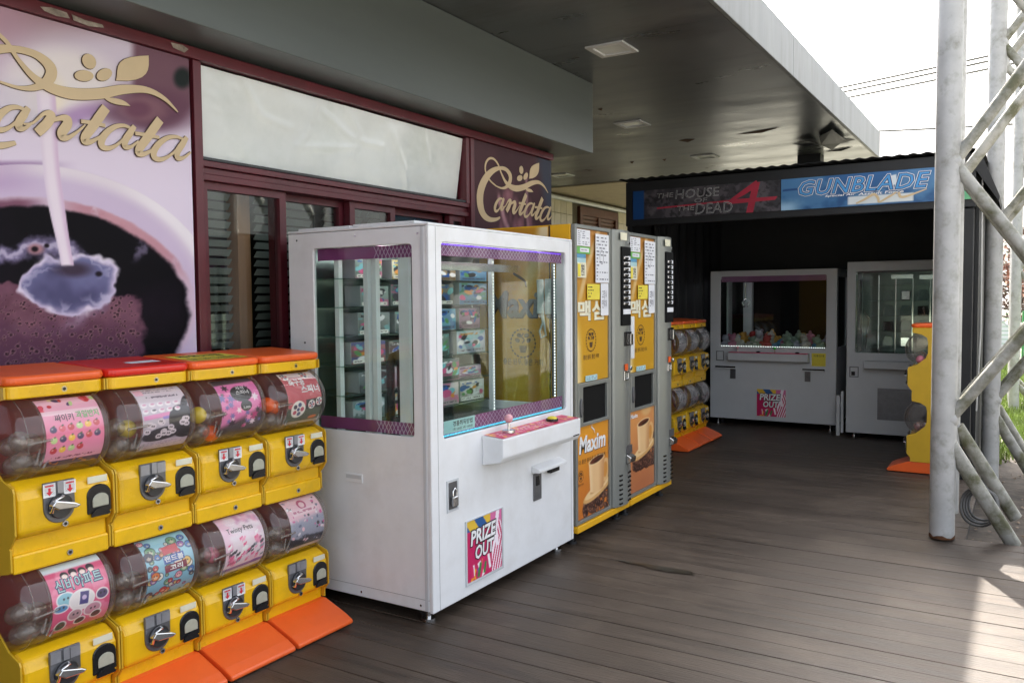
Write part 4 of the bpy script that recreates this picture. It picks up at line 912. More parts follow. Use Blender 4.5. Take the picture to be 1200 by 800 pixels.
def plate():
    pts = [(-.052, 0), (.052, 0), (.052, -.085)] + [(.052 * math.cos(R(t)), -.085 - .052 * math.sin(R(t))) for t in range(15, 180, 15)] + [(-.052, -.085)]
    b = MB(); b.prism([(-.03 + p[0], .317 + p[1]) for p in pts], 1, -.006, .004); return b.mesh('coin_plate', M['gunmetal'], .002, 1)
PLATE = plate()
M['dialgrey'] = mat('dark_cast_metal', (.07, .07, .075), .3, .7, var=.3, scale=30)
b = MB(); b.disc((-.03, -.018, .235), .040, 1, .014, 24); DIAL = b.mesh('dial', M['dialgrey'], .003, 1)
b = MB(); b.prism([(-.075, .245), (-.06, .262), (.005, .243), (.024, .232), (.01, .224), (-.05, .228)], 1, -.040, -.016); CRANK = b.mesh('crank_handle', M['steel'], .004, 2)
b = MB(); b.tube([(-.066, -.012, .222), (-.070, -.030, .224), (-.058, -.034, .262), (-.032, -.034, .270), (-.028, -.014, .27)], .0045, 7); COINBAR = b.mesh('coin_slide', M['chrome'])
M['slotgrey'] = mat('pale_cast_metal', (.33, .33, .35), .35, .5, var=.15, scale=30)
b = MB(); b.box((-.008 - .03, -.011, .278), (.012 - .03, -.006, .317)); b.box((-.052 - .028, -.0085, .277), (-.016 - .03, -.005, .313)); b.box((.016 - .03, -.0085, .277), (.05 - .03, -.005, .313)); SLOT = b.mesh('coin_slot', M['slotgrey'])
def archp(w, h, x0, z0, n=10): return [(x0 - w, z0), (x0 + w, z0)] + [(x0 + w * math.cos(R(t)), z0 + h - w * .8 + w * .8 * math.sin(R(t))) for t in np.linspace(0, 180, n)]
b = MB(); b.prism(archp(.043, .098, .108, .182), 1, -.005, .02); DOOR = b.mesh('prize_door', M['black'], .003, 1)
M['flap'] = mat('milky_door_flap', (.42, .42, .33), .35, var=.1, scale=40)
b = MB(); b.prism(archp(.029, .046, .110, .204), 1, -.010, -.0052); DFLAP = b.mesh('door_flap', M['flap'], .002, 1)
b = MB(); b.prism(archp(.034, .018, .108, .182), 1, -.012, -.0055); DLIP = b.mesh('door_lip', M['black'])
b = MB(); b.box((.072, -.0015, .292 - .003), (.138, .0005, .306)); b.box((.07, -.001, .286), (.14, .0003, .309)); TINYL = b.mesh('price_tag', M['pap_cream'])
b = MB(); b.disc((.0, -.004, 0), .010, 1, .008, 14); LOCK = b.mesh('lock', M['steel']); b = MB(); b.disc((0, -.006, 0), .005, 1, .004, 10); KEYH = b.mesh('keyhole', M['black'])
b = MB(); b.box((-.020, -.0085, -.022), (.020, -.0078, .022)); STK = b.mesh('sticker', M['ink_white'])
ARW = [(-.004, .012), (.004, .012), (.004, -.001), (.011, -.001), (0, -.014), (-.011, -.001), (-.004, -.001)]
b = MB(); b.add([(p[0], -.0092, p[1] - .004) for p in ARW], [tuple(range(7))]); b.add([(-.014, -.0092, .012), (.014, -.0092, .012), (.014, -.0092, .017), (-.014, -.0092, .017)], [(0, 1, 2, 3)]); ARRM = b.mesh('arrow', M['ink_red'])
b = MB(); b.prism([(.02, .098), (.345, .098), (.345, .006), (-.135, .006), (-.145, .012), (-.145, .024), (-.138, .03), (-.10, .05)], 0, -HW + .007, HW - .007); CHUTE = b.mesh('chute', M['orange'], .008, 2)
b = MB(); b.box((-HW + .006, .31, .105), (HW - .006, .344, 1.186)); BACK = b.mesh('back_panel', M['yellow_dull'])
def capsule_machine(loc, rz, label, lid, papers, arrows, cat='capsule machine', group=None, full=True, lidsticker=False):
    o = empty('capsule_machine', loc, rz, label, cat, group)
    for s in (-1, 1): link('side_panel', SIDE, o, (-HW if s < 0 else HW - .006, 0, 0))
    link('back_panel', BACK, o); ld = link('lid', LIDS[lid], o, (0, 0, 1.190)); link('chute', CHUTE, o)
    for k, dz in enumerate(TIERS):
        z = (0, 0, dz)
        link('tank_lining', TBACK, o, z); t = link('tank', DRUM, o, z)
        for m_ in RIMS: link('tank_rim', m_, t)
        link('tank_latch', LATCH, t)
        h = link('mechanism_housing', BODY, o, z); link('neck', NECK, o, z); tr = link('trim_band', TRIM if k else TRIMU, o, (0, 0, dz - (.004 if k else 0)))
        lk = link('lock', LOCK, tr, (.02, .034, .622 if k else .612)); link('keyhole', KEYH, h, (.02, .034, .622 if k else .612)).parent = tr
        if full:
            cp = link('coin_plate', PLATE, h); link('dial', DIAL, h); link('crank_handle', CRANK, h); link('coin_slide', COINBAR, h); link('coin_slot', SLOT, h)
            d_ = link('prize_door', DOOR, h); link('door_flap', DFLAP, h); link('door_lip', DLIP, h); link('price_tag', TINYL, h)
            link('lock', LOCK, h, (-.012, 0, .172)); link('keyhole', KEYH, h, (-.012, 0, .172))
            if arrows[k]:
                for xx in (-.064, .004): link('arrow_sticker', STK, h, (xx, 0, .292)); link('arrow', ARRM, h, (xx, 0, .292))
        fn_ = papers[k]
        if fn_:
            cv = Cv(100, 120, .72); fn_(cv); mp_ = lab(zc=.46 + dz); pp = cv.sheet('paper_insert', mp_, o, M['print_matte'])
            for s, bx, mm, bo in LABTXT.get(fn_, []):
                letters('lettering', s, mp_, bx, M[mm], pp, bo, .0, lift=.0015 if bo > .05 else .0022, ref=0. if bo > .05 else None)
    if lidsticker:
        lz = lambda y: .030 + (y - .022) * .0525 + .0008
        cvb = MB(); cvb.add([(-.14, .055, lz(.055)), (.13, .055, lz(.055)), (.13, .24, lz(.24)), (-.14, .24, lz(.24))], [(0, 1, 2, 3)]); st = cvb.build('notice_sticker', M['pap_yellow'], ld)
        tm = lambda u, v, l=0: (u, v, lz(v) + .0006)
        letters('lettering', '주의사항', tm, (-.11, .155, .10, .225), M['ink'], st, .02); letters('lettering', '동전 교환 및 환불 불가', tm, (-.125, .07, .12, .13), M['ink'], st, .01)
    return o
GX = -2.68; GY = [1.5575, 1.9025, 2.2475, 2.5925]
b = MB(); b.ball((0, 0, 0), .033, 14, 10); CAP = b.mesh('capsule', M['capsule'])
b = MB(); b.tube([(0, 0, 0), (.0, .0, .0)], .001, 3) if False else None
CAPC = {}
for nm, c in (('orange', (.85, .12, .01)), ('yellow', (.65, .5, .05)), ('pink', (.7, .2, .3))):
    b = MB(); vs = []; b.ball((0, 0, 0), .0335, 14, 10); CAPC[nm] = b.mesh('capsule', mat(nm + '_capsule', c, .25))
b = MB(); b.tube([(0, 0, -.028), (0, 0, .028)], .0045, 6); b.tube([(.016, .004, -.03), (.020, .0, .024)], .0045, 6); b.tube([(-.014, .0, -.024), (-.02, .006, .022)], .004, 6); STICK = b.mesh('clear_tubes', M['capsule'])
CAPLAB = 'clear plastic capsule ball lying in a tank of the yellow capsule machines'
def fill_caps(root, dz, seed, extra=None, n=9):
    r = random.Random(seed); mw = Matrix.Translation(root.location) @ Matrix.Rotation(root.rotation_euler.z, 4, 'Z')
    spots = [(-.120, .045, -.068), (-.118, .10, -.090), (-.066, .06, -.085), (-.125, .060, -.005), (-.075, .125, -.095), (-.074, .075, -.020), (-.115, .125, -.03), (-.02, .09, -.092), (.03, .075, -.09), (-.13, .13, -.085), (-.03, .14, -.06), (-.095, .03, -.035)][:n]
    for i, (x, y, z) in enumerate(spots):
        me = CAP
        if extra and i in extra: me = CAPC[extra[i]]
        c = link('capsule', me); c.location = mw @ Vector((x + r.uniform(-.005, .005), y + r.uniform(-.004, .004), .46 + dz + z)); c.rotation_euler = (r.uniform(0, 3), r.uniform(0, 3), 0)
        if me is CAP: tag(c, CAPLAB, 'capsule', 'clear capsules in the tanks')
        else: tag(c, '%s capsule ball among the clear ones in a %s' % (extra[i], 'front row capsule tank' if seed < 50 else 'far capsule tank'), 'capsule', '%s capsules' % extra[i])
    c = link('clear_tubes', STICK); c.location = mw @ Vector((-.068, CY - CR + .030, .46 + dz - .062)); c.rotation_euler = (0, R(28), R(90) * 0)
    c.rotation_euler = (R(0), R(30), root.rotation_euler.z); tag(c, 'short clear plastic tubes leaning inside a capsule tank', 'tubes', 'tube bundles in the tanks')
ROW = 'capsule machines in the row at the poster'
c1 = capsule_machine((GX, GY[0], 0), R(90), 'yellow capsule machine with fruit ring paper under orange lid', 'orange', (L1, L5), (True, False), group=ROW)
c2 = capsule_machine((GX, GY[1], 0), R(90), 'yellow capsule machine with glossy red lid', 'red', (L2, L6), (False, False), group=ROW)
c3 = capsule_machine((GX, GY[2], 0), R(90), 'yellow capsule machine with yellow notice sticker on its lid', 'orange', (L3, L7), (True, True), group=ROW, lidsticker=True)
c4 = capsule_machine((GX, GY[3], 0), R(90), 'yellow capsule machine next to the white prize cabinet, football paper on top', 'orange', (L4, L8), (True, False), group=ROW)
_st = MB(); _st.add([(-.02, .12, .0361), (.11, .12, .0361), (.11, .18, .0393), (-.02, .17, .0388)], [(0, 1, 2, 3)]); o_ = [c for c in c2.children if c.name.startswith('lid')][0]; _st.build('worn_sticker', M['paper'], o_)
for i, (c, ex) in enumerate([(c1, ({}, {})), (c2, ({5: 'yellow'}, {})), (c3, ({3: 'yellow', 2: 'orange'}, {5: 'pink'})), (c4, ({3: 'orange', 5: 'orange'}, {}))]):
    for k, dz in enumerate(TIERS): fill_caps(c, dz, 10 + i * 2 + k, ex[k])
# three more inside the shed by the drape, one facing them
GX2 = -2.79
for k, y in enumerate((7.63, 7.975, 8.32)):
    o = capsule_machine((GX2, y, 0), R(90), ['capsule machine nearest the shed front, in the dim row beside the drape', 'middle capsule machine of the dim row beside the drape', 'capsule machine at the inner end of the dim row beside the drape'][k], 'orange', (LP(k), LP(k + 7)), (False, False), group='capsule machines inside the shed', full=True)
c5 = capsule_machine((-.80, 7.63, 0), R(-90), 'single yellow capsule machine seen from the side behind the mast', 'orange', (None, None), (False, False), group=None)
for k, dz in enumerate(TIERS):
    mwr = c5
    r = random.Random(70 + k)
    for i in range(9):
        c = link('capsule', CAP if i % 3 else CAPC['pink']); y = 7.63 + r.uniform(-.13, .13)
        c.location = (-.80 + .115 + r.uniform(-.06, .05), y, dz + .46 - .085 + .012 * (i % 3))
        tag(c, 'capsule ball in the tank of the machine seen from the side', 'capsule', 'capsules of the single machine')

# ================================================================ WHITE PRIZE CABINETS
def dots(name, pts, m, parent, r=.004, axis=1):
    b = MB()
    for p in pts: b.box((p[0] - r, p[1] - .001, p[2] - r), (p[0] + r, p[1] + .001, p[2] + r))
    return b.build(name, m, parent)
def lattice_band(name, x0, z0, x1, z1, y, parent, pitch=.03):
    b = MB(); b.box((x0, y, z0), (x1, y + .002, z1)); o = b.build(name, M['purple'], parent)
    pol = []; h = z1 - z0; t = .0035; x = x0 - h
    while x < x1:
        for sgn in (1, -1):
            a, c = (x, x + h) if sgn > 0 else (x + h, x)
            seg = []
            for (xx, zz) in ((a, z0), (c, z1)): seg.append([xx, zz])
            # clip to band
            (xa, za), (xb, zb) = seg
            def cl(xv):
                k = (xv - xa) / (xb - xa); return za + (zb - za) * k
            lo, hi = min(xa, xb), max(xa, xb)
            l2, h2 = max(lo, x0), min(hi, x1)
            if h2 - l2 > .004: pol.append([(l2, cl(l2) - t), (l2, cl(l2) + t), (h2, cl(h2) + t), (h2, cl(h2) - t)])
        x += pitch
    pol = [[(p[0], min(max(p[1], z0), z1)) for p in q] for q in pol]
    poly_sheet('lattice_pattern', pol, lambda u, v, l: (u, y - .0008 - l, v), M['lilac'], o); return o
def prize_out(parent, x0, z0, s, y, tilt=.05):
    b = MB(); b.ring(x0 - .012, z0 - .012, x0 + s + .012, z0 + s * .97, x0 - .001, z0 - .001, x0 + s + .001, z0 + s * .955, .003, y - .006, y, 1); fr = b.build('prize_flap_frame', M['white_grey'], parent)
    cv = Cv(80, 80, 1); cv.fill((196, 30, 92)); cv.mix((cv.y > .82) & (((cv.x + cv.y * .8) * 4 % 2) < 1), (40, 90, 150)); cv.mix((cv.y > .82) & (((cv.x + cv.y * .8) * 4 % 2) >= 1), (226, 186, 60)); cv.mix((cv.y > .82) & (cv.x > .66), (214, 110, 160))
    st = (np.abs((cv.x - .72) * 1.5 + np.abs(cv.y - .55) * .5 - .12) % .11) < .05; cv.mix(st & (cv.x > .70) & (cv.y < .82), (244, 232, 240)); st = np.abs(cv.x - .82 - .2 * np.abs(cv.y - .66)) < .05; cv.mix(st & (cv.y > .4), (244, 232, 240))
    r = random.Random(4)
    for k in range(13): x = r.uniform(.0, .62); cv.rect(x, r.uniform(-.05, .1), x + r.uniform(.04, .1), r.uniform(.16, .36), r.choice([(230, 150, 40), (60, 130, 70), (240, 236, 236), (150, 40, 60), (90, 60, 40), (210, 40, 100), (120, 90, 170)]), r.uniform(-.6, .6))
    f = cv.sheet('printed_flap', flat(x0, z0, x0 + s, z0 + s * .955, y - .002), parent, M['print'])
    mp_ = lambda u, v, l=0: (x0 + u * s, y - .0025 - l, z0 + (v + (u - .5) * tilt) * s)
    for bo, mm, l in ((.09, 'ink', .0008), (.03, 'ink_white', .0016)):
        letters('lettering', 'PRIZE', mp_, (.10, .57, .82, .80), M[mm], f, bo, .12, lift=l, ref=.03); letters('lettering', 'OUT', mp_, (.22, .32, .76, .54), M[mm], f, bo, .12, lift=l, ref=.03)
def cabinet(o, W_, D_, Z0, Z1, win, side, thick=.02, m=None, bk='teal'):
    m = m or M['white']; wx0, wz0, wx1, wz1 = win
    b = MB(); b.ring(0, Z0, W_, Z1 - .012, wx0, wz0, wx1, wz1, .02, 0, thick); b.build('front_panel', m, o, .004, 2)
    for xs in (0.002, W_ - thick - .002):
        sy0, sz0, sy1, sz1 = side
        r = MB(); r.ring(thick + .001, Z0 + .004, D_, Z1 - .014, sy0, sz0, sy1, sz1, .018, 0, thick)
        b = MB(); b.v = [(xs + v[1], v[0], v[2]) for v in r.v]; b.f = r.f; b.sm = r.sm; b.build('side_panel', m, o, .003, 1)
        b = MB(); b.box((xs + thick * .4, sy0 - .01, sz0 - .01), (xs + thick * .6, sy1 + .01, sz1 + .01)); b.build('side_glass', M['glass'], o)
    b = MB(); b.box((wx0 - .01, thick * .5, wz0 - .01), (wx1 + .01, thick * .5 + .004, wz1 + .01)); b.build('front_glass', M['glass'], o)
    b = MB(); b.box((thick + .003, D_ - .02, Z0 + .01), (W_ - thick - .003, D_ - .001, Z1 - .015)); b.build('back_panel', M[bk], o)
    b = MB(); b.box((0, 0, Z1 - .0115), (W_, D_, Z1)); b.build('top_panel', m, o, .004, 2)
    b = MB(); b.box((thick + .003, thick + .002, wz0 - .06), (W_ - thick - .003, D_ - .022, wz0 - .03)); b.build('prize_floor', M['teal'], o)
    b = MB(); b.box((thick + .003, thick + .002, Z0 + .002), (W_ - thick - .003, D_ - .022, Z0 + .015)); b.build('base_panel', m, o)
    b = MB(); b.box((thick + .003, thick + .03, wz1 + .005), (W_ - thick - .003, D_ - .022, wz1 + .02)); b.build('light_deck', M['purple'], o)
def feet(o, W_, D_, Z0):
    for x in (.07, W_ - .07):
        for y in (.08, D_ - .08):
            b = MB(); b.tube([(x, y, .012), (x, y, Z0)], .012, 10); b.tube([(x, y, 0), (x, y, .012)], .032, 14); b.build('foot', M['steel'], o)
            b = MB(); b.disc((x + .03, y + .05, .028), .028, 0, .022, 16); b.build('caster', M['rubber'], o)
M['tube'] = mat('lit_cabinet_tube', (.9, .9, .9), .4, emit=((.95, 1, .97), 1.6))
CX = -2.2; CYN = 2.905; CW = 1.352; CD = .85
cl = empty('prize_cabinet', (CX, CYN, 0), R(90), 'tall white prize cabinet with glass windows and shelves of boxed prizes', 'prize machine')
def cloc(wx, wy): return (wy - CYN, -(wx - CX))     # world -> local x,y
cabinet(cl, CW, CD, .062, 1.785, (.095, .826, 1.272, 1.706), (.095, .842, .685, 1.697))
b = MB(); b.box((.001, .028, .07), (-.0008, .044, 1.77)); b.build('corner_groove', M['white_grey'], cl)
b = MB(); b.box((.0505, -.0006, .064), (.052, .001, 1.77)); b.build('door_seam', M['gunmetal'], cl); b = MB(); b.box((CW - .03, -.0006, .064), (CW - .0288, .001, 1.77)); b.build('door_seam', M['gunmetal'], cl)
b = MB(); b.box((.0012, .022, .118), (.004, .846, .1192)); b.build('skirt_seam', M['gunmetal'], cl)
for (y_, z_) in ((.07, .09), (.42, .09), (.79, .09), (.06, 1.74), (.42, 1.745), (.79, 1.74), (.79, .75), (.75, 1.25)):
    b = MB(); b.disc((.0005, y_, z_), .005, 0, .002, 10); b.build('screw', M['steel'], cl)
b = MB(); b.box((.02, .09, 1.7855), (CW - .3, .45, 1.80)); b.box((.02, .47, 1.7855), (.5, .80, 1.797)); b.build('roof_cover', M['white'], cl, .004)
feet(cl, CW, CD, .062)
prize_out(cl, .262, .122, .305, 0)
# control shelf
b = MB(); b.prism([(.0, .80), (-.12, .79), (-.12, .70), (-.105, .675), (0, .655)], 0, .40, 1.21); b.build('control_shelf', M['white'], cl, .006, 2)
cv = Cv(90, 16, 6); cv.fill((206, 44, 92)); cv.mix(ss(.5, .6, fbm(cv.x * 3, cv.y * 3, 4)), (230, 96, 130)); cv.mix(ss(.62, .7, fbm(cv.x * 5, cv.y * 5, 14)), (236, 190, 70)); cv.scrib(.4, .2, 4.2, .8, (250, 220, 220), 3, 3, .4)
cv.sheet('control_print', lambda u, v, l=0: (.41 + .79 * u, -.115 + .11 * v, .7925 + .01 * v), cl, M['print'])
b = MB(); b.tube([(.55, -.06, .80), (.55, -.06, .812)], .032, 16); b.tube([(.55, -.06, .81), (.55, -.06, .85)], .007, 8); b.build('joystick', M['steel'], cl)
b = MB(); b.ball((.55, -.06, .868), .022, 14, 9); b.build('joystick_ball', M['pinkball'], cl)
b = MB(); b.tube([(.99, -.06, .80), (.99, -.06, .812)], .034, 18); b.build('button_ring', M['black'], cl); b = MB(); b.ball((.99, -.06, .812), .028, 14, 8, (1, 1, .45)); b.build('button', M['pap_yellow'], cl)
b = MB(); b.box((1.12, -.1215, .70), (1.19, -.1195, .706)); b.build('slot', M['black'], cl)
# coin unit, lock, side handle
b = MB(); b.prism([(0, .572), (-.05, .552), (-.05, .535), (0, .53)], 0, .87, 1.18); b.build('coin_ledge', M['white'], cl, .004)
b = MB(); b.box((1.03, -.03, .505), (1.13, -.004, .53)); b.build('coin_return', M['black'], cl, .003)
b = MB(); b.box((.885, -.008, .38), (.965, -.001, .525)); b.build('coin_mechanism', M['gunmetal'], cl, .002); b = MB(); b.box((.905, -.012, .46), (.935, -.0085, .51)); b.build('coin_slot', M['black'], cl)
b = MB(); b.ring(.11, .49, .20, .635, .12, .50, .19, .625, .003, -.004, -.0005, 1); b.build('lock_frame', M['white_grey'], cl); b = MB(); b.box((.121, -.0012, .501), (.189, -.0004, .624)); b.build('lock_recess', M['gunmetal'], cl)
b = MB(); b.box((.135, -.022, .515), (.175, -.006, .56)); b.build('padlock', M['steel'], cl, .004); b = MB(); b.tube([(.142, -.014, .56), (.142, -.014, .585), (.155, -.014, .598), (.168, -.014, .585), (.168, -.014, .56)], .004, 6); b.build('padlock_shackle', M['chrome'], cl)
sp_ = [ony(p, CYN) for p in ((405, 553), (425, 566))]
yy0, yy1 = sorted([-(sp_[0][0] - CX), -(sp_[1][0] - CX)]); zz0, zz1 = sp_[1][2], sp_[0][2]
b = MB(); b.box((-.003, yy0, zz0), (.0015, yy1, zz1)); b.build('hand_grip_frame', M['white'], cl, .001, 1); b = MB(); b.box((-.0045, yy0 + .006, zz0 + .018), (-.0031, yy1 - .006, zz1 - .006)); b.build('hand_grip', M['white_grey'], cl)
# patterned bands, light strips inside the windows
lattice_band('top_band', .10, 1.648, 1.268, 1.704, .026, cl); lattice_band('bottom_band', .10, .83, 1.268, .90, .026, cl, .032)
for z0, z1 in ((1.64, 1.695), (.845, .90)):
    b = MB(); b.box((.027, .10, z0), (.029, .68, z1)); o = b.build('side_band', M['purple'], cl)
    pol = []
    for i in range(10):
        y = .10 + i * .022
        for a, c in ((y, y + .03), (y + .03, y)): pol.append([(a, z0), (a + .004, z0), (c + .004, z1), (c, z1)])
    poly_sheet('lattice_pattern', pol, lambda u, v, l: (.0262 - l, u, v), M['lilac'], o)
dots('light_strip', [(.115 + i * .0125, .0235, 1.699) for i in range(92)], M['led_p'], cl, .0035)
dots('light_strip', [(.115 + i * .0125, .0235, .834) for i in range(92)], M['led_c'], cl, .0035)
for xx, yd in ((.112, .028), (1.185, .028)):
    b = MB(); b.box((xx - .012, yd, .905), (xx + .012, yd + .012, 1.645)); b.build('light_post', M['gunmetal'], cl); dots('light_strip', [(xx, yd - .001, .91 + i * .0165) for i in range(45)], M['led_w'], cl, .004)
b = MB(); b.box((.12, .12, 1.69), (1.23, .15, 1.7)); b.build('tube_light', M['tube'], cl); b = MB(); b.box((.12, .44, 1.69), (1.23, .47, 1.7)); b.build('tube_light', M['tube'], cl)
# uprights and shelf stack along the back
for (x, y) in ((.05, .572), (.05, .392), (.06, .352), (1.27, .50)):
    b = MB(); b.box((x - .014, y - .014, .79), (x + .014, y + .014, 1.70)); b.build('upright', M['white'], cl, .002)
dots('light_strip', [(1.27, .485, .80 + i * .0185) for i in range(48)], M['led_w'], cl, .003)
SHZ = [.86, 1.0, 1.14, 1.28, 1.42, 1.555]
for z in SHZ:
    b = MB(); b.box((.03, .51, z - .005), (1.29, .82, z)); b.build('glass_shelf', M['shelfglass'], cl)
b = MB(); b.box((.03, .135, .79), (.05, .195, 1.70)); b.build('corner_upright', M['white'], cl, .002)
# articulated black cable guide and crane column
b = MB(); b.tube([(.13, .33, .80), (.13, .33, 1.14), (.13, .315, 1.19), (.13, .29, 1.20), (.13, .268, 1.17), (.13, .262, .80)], .020, 8); b.build('cable_chain', M['rubber'], cl)
for (x, y) in ((.16, .225), (.20, .262)):
    b = MB(); b.box((x - .012, y - .012, .79), (x + .012, y + .012, 1.66)); b.build('lift_column', M['black'], cl)
b = MB(); b.box((.30, .27, 1.60), (1.2, .33, 1.64)); b.build('gantry_rail', M['steel'], cl)
letters('lettering', '경품취득방법', flatm(.0245), (.20, .868, .36, .893), M['ink'], cl, .02); b = MB(); b.box((.13, .0248, .842), (.38, .0258, .90)); b.build('notice', M['pap_cyan'], cl); letters('lettering', '1회 500원 3회 1000원', flatm(.0245), (.20, .848, .36, .862), M['ink'], cl, .01)
# boxed prizes
M['carton'] = mat('grey_carton', (.36, .37, .38), .6, var=.15)
def boxart(seed, base):
    r = random.Random(seed); cv = Cv(44, 40, 1.1); c2 = [(240, 236, 240), (40, 90, 170), (230, 150, 60), (40, 40, 50), (220, 90, 140), (120, 190, 200), (90, 150, 90)]
    cv.grad(base, [min(255, t + 60) for t in base], cv.y + .2 * cv.x); cv.mix(ss(.5, .62, fbm(cv.x * 4, cv.y * 4, seed)) * .6, r.choice(c2))
    for k in range(12): cv.ell(r.uniform(.1, 1), r.uniform(.25, .8), r.uniform(.05, .2), r.uniform(.05, .18), r.choice(c2), r.uniform(0, 3))
    cv.scrib(.08, .78, .8, .94, r.choice(c2[:4]), 1, seed, .6); cv.rect(.05, .03, 1.05, .2, r.choice([(245, 240, 235), base])); cv.scrib(.1, .05, 1.0, .17, (60, 50, 60), 1, seed + 1, .55); return cv
PB = [(1.00, 5, .25, .105, (110, 170, 225), 'pale blue'), (.74, 5, .22, .09, (150, 120, 80), 'brown'), (.76, 4, .20, .115, (120, 110, 96), 'grey and amber'), (.99, 4, .28, .125, (120, 170, 215), 'lilac and aqua'), (.74, 3, .23, .12, (90, 140, 190), 'blue and amber'), (1.02, 3, .22, .12, (170, 120, 160), 'mauve'),
      (.96, 2, .31, .13, (206, 214, 236), 'pale periwinkle'), (.70, 2, .22, .12, (96, 120, 112), 'grey green'), (1.00, 1, .27, .062, (200, 140, 190), 'flat pink'), (.72, 1, .24, .12, (60, 90, 80), 'dark green'), (.68, 0, .29, .125, (230, 205, 205), 'cream and red'), (1.02, 0, .24, .12, (206, 196, 190), 'white and mustard'),
      (.40, 5, .2, .10, (210, 180, 70), 'yellow'), (.14, 5, .2, .10, (120, 150, 140), 'pale green'), (.42, 4, .22, .11, (66, 96, 96), 'dark teal'), (.16, 4, .22, .10, (150, 170, 170), 'silver grey'), (.42, 0, .22, .11, (170, 175, 170), 'silvery'), (.45, 3, .2, .11, (130, 140, 140), 'slate grey'), (.14, 3, .22, .11, (110, 120, 120), 'charcoal'), (.10, 2, .24, .11, (140, 70, 80), 'dull red'), (.40, 2, .2, .10, (150, 140, 130), 'taupe'), (.14, 1, .22, .1, (96, 110, 120), 'blue grey'), (.42, 1, .22, .11, (190, 150, 170), 'pale rose'), (.12, 0, .24, .1, (120, 140, 140), 'sage')]
def cw(p): return Matrix.Translation(cl.location) @ Matrix.Rotation(R(90), 4, 'Z') @ Vector(p)
for k, (x, lv, w_, h_, base, nm) in enumerate(PB):
    z = SHZ[lv] + .001; dd = .10; p = cw((x, .535 + .012 * (k % 3), z)); o = empty('prize_box', p, R(90 + (k * 37 % 9) - 4), '%s boxed prize on the %s glass shelf of the white cabinet' % (nm, ['bottom', 'second lowest', 'third', 'fourth', 'fifth', 'top'][lv]), 'box', 'boxed prizes in the cabinet')
    b = MB(); b.box((0, .001, 0), (w_, dd, h_)); b.build('carton', M['carton'], o, .002, 1); boxart(20 + k, [int(t * .74) for t in base]).sheet('printed_front', flat(.002, .002, w_ - .002, h_ - .002, 0), o, M['print'])
# ================================================================ COFFEE VENDING MACHINES
def cup_print(nu, nv, W_, H_, full):
    cv = Cv(nu, nv, W_ / H_); A = W_ / H_; n1 = fbm(cv.x * 3, cv.y * 3, 2); r = random.Random(8 if full else 9)
    cv.grad((196, 110, 40), (222, 150, 40), cv.y + (n1 - .5) * .5); 
    if not full: cv.grad((182, 110, 70), (214, 146, 84), cv.y + (n1 - .5) * .6)
    oy = 0 if full else .24; ox = .02 if full else -.02; sc_ = 1.0
    if not full: cv.ell(.5, 1.03, .16, .12, (226, 180, 120), 0, .03, .9)
    cx = A * .60 + ox
    bx0 = cx - .34
    for k in range(230):
        x = cx + r.uniform(-.30, .34); y = oy + .02 + r.random() * (.10 + .28 * max(0, min(1, (x - cx + .35) / .5)))
        if y > .42 + oy: continue
        a = r.uniform(0, 3.1); c = r.choice([(92, 54, 40), (70, 38, 30), (118, 74, 54), (54, 28, 24)]); cv.ell(x, y, .034, .023, (40, 20, 16), a); cv.ell(x, y + .003, .030, .019, c, a); cv.ell(x - .006, y + .007, .012, .006, (190, 150, 126), a, None, .7)
    cv.ell(cx + .02, oy + .245, .34, .075, (214, 166, 104), .22); cv.ell(cx + .01, oy + .262, .29, .055, (236, 200, 146), .22); cv.ell(cx + .02, oy + .27, .18, .03, (206, 156, 100), .2)
    # mug
    t = np.clip((cv.y - oy - .26) / .33, 0, 1); hw = .155 + .03 * t; X = (cv.x - cx - .0) / hw; bodym = ss(1.02, .97, np.abs(X)) * ss(oy + .245 + .02 * 0, oy + .262, cv.y + .03 * (1 - X ** 2)) * ss(oy + .60, oy + .585, cv.y)
    cv.ell(cx + .21, oy + .44, .085, .13, (222, 176, 118), -.1); cv.ell(cx + .20, oy + .44, .05, .09, (206, 140, 60), -.1)
    cv.mix(bodym, (232, 190, 136)); cv.mix(bodym * ss(.1, .95, X) * .65, (186, 126, 76)); cv.mix(bodym * ss(-.4, -.95, X) * .45, (248, 220, 176))
    cv.ell(cx, oy + .59, .186, .045, (240, 206, 156), .1); cv.ell(cx, oy + .59, .16, .034, (96, 48, 30), .1); cv.ell(cx + .03, oy + .583, .10, .018, (60, 28, 20), .1)
    return cv
def beanlogo(parent, mp_, cx, cz, s):
    pol = []
    for k in range(22):
        t = k / 22 * 2 * math.pi; c_ = (cx + math.cos(t) * s, cz + math.sin(t) * s); pol.append(oval(c_[0], c_[1], s * .07, s * .12, t, 8))
    pol.append([(cx - s * .32, cz - s * .18), (cx + s * .32, cz - s * .18), (cx + s * .22, cz - s * .66), (cx - s * .22, cz - s * .66)])
    for a, e in ((-.45, .2), (.45, .2), (-.3, .55), (.3, .55)): pol.append(oval(cx + a * s, cz + e * s, s * .2, s * .15, a))
    pol += stroke([(cx - .05 * s, cz), (cx + .1 * s, cz + .25 * s), (cx - .1 * s, cz + .45 * s), (cx + .05 * s, cz + .7 * s)], s * .1, k=3)
    return poly_sheet('bean_emblem', pol, mp_, M['ink_brown'], parent, .0012)
def steam(mp_, parent, x, z, s, m, lift=.002):
    return poly_sheet('steam_mark', stroke([(x - .25 * s, z + .95 * s), (x - .5 * s, z + .75 * s), (x - .1 * s, z + .5 * s), (x + .35 * s, z + .2 * s), (x + .45 * s, z - .2 * s)], [.03 * s, .16 * s, .2 * s, .16 * s, .06 * s]), mp_, m, parent, lift)
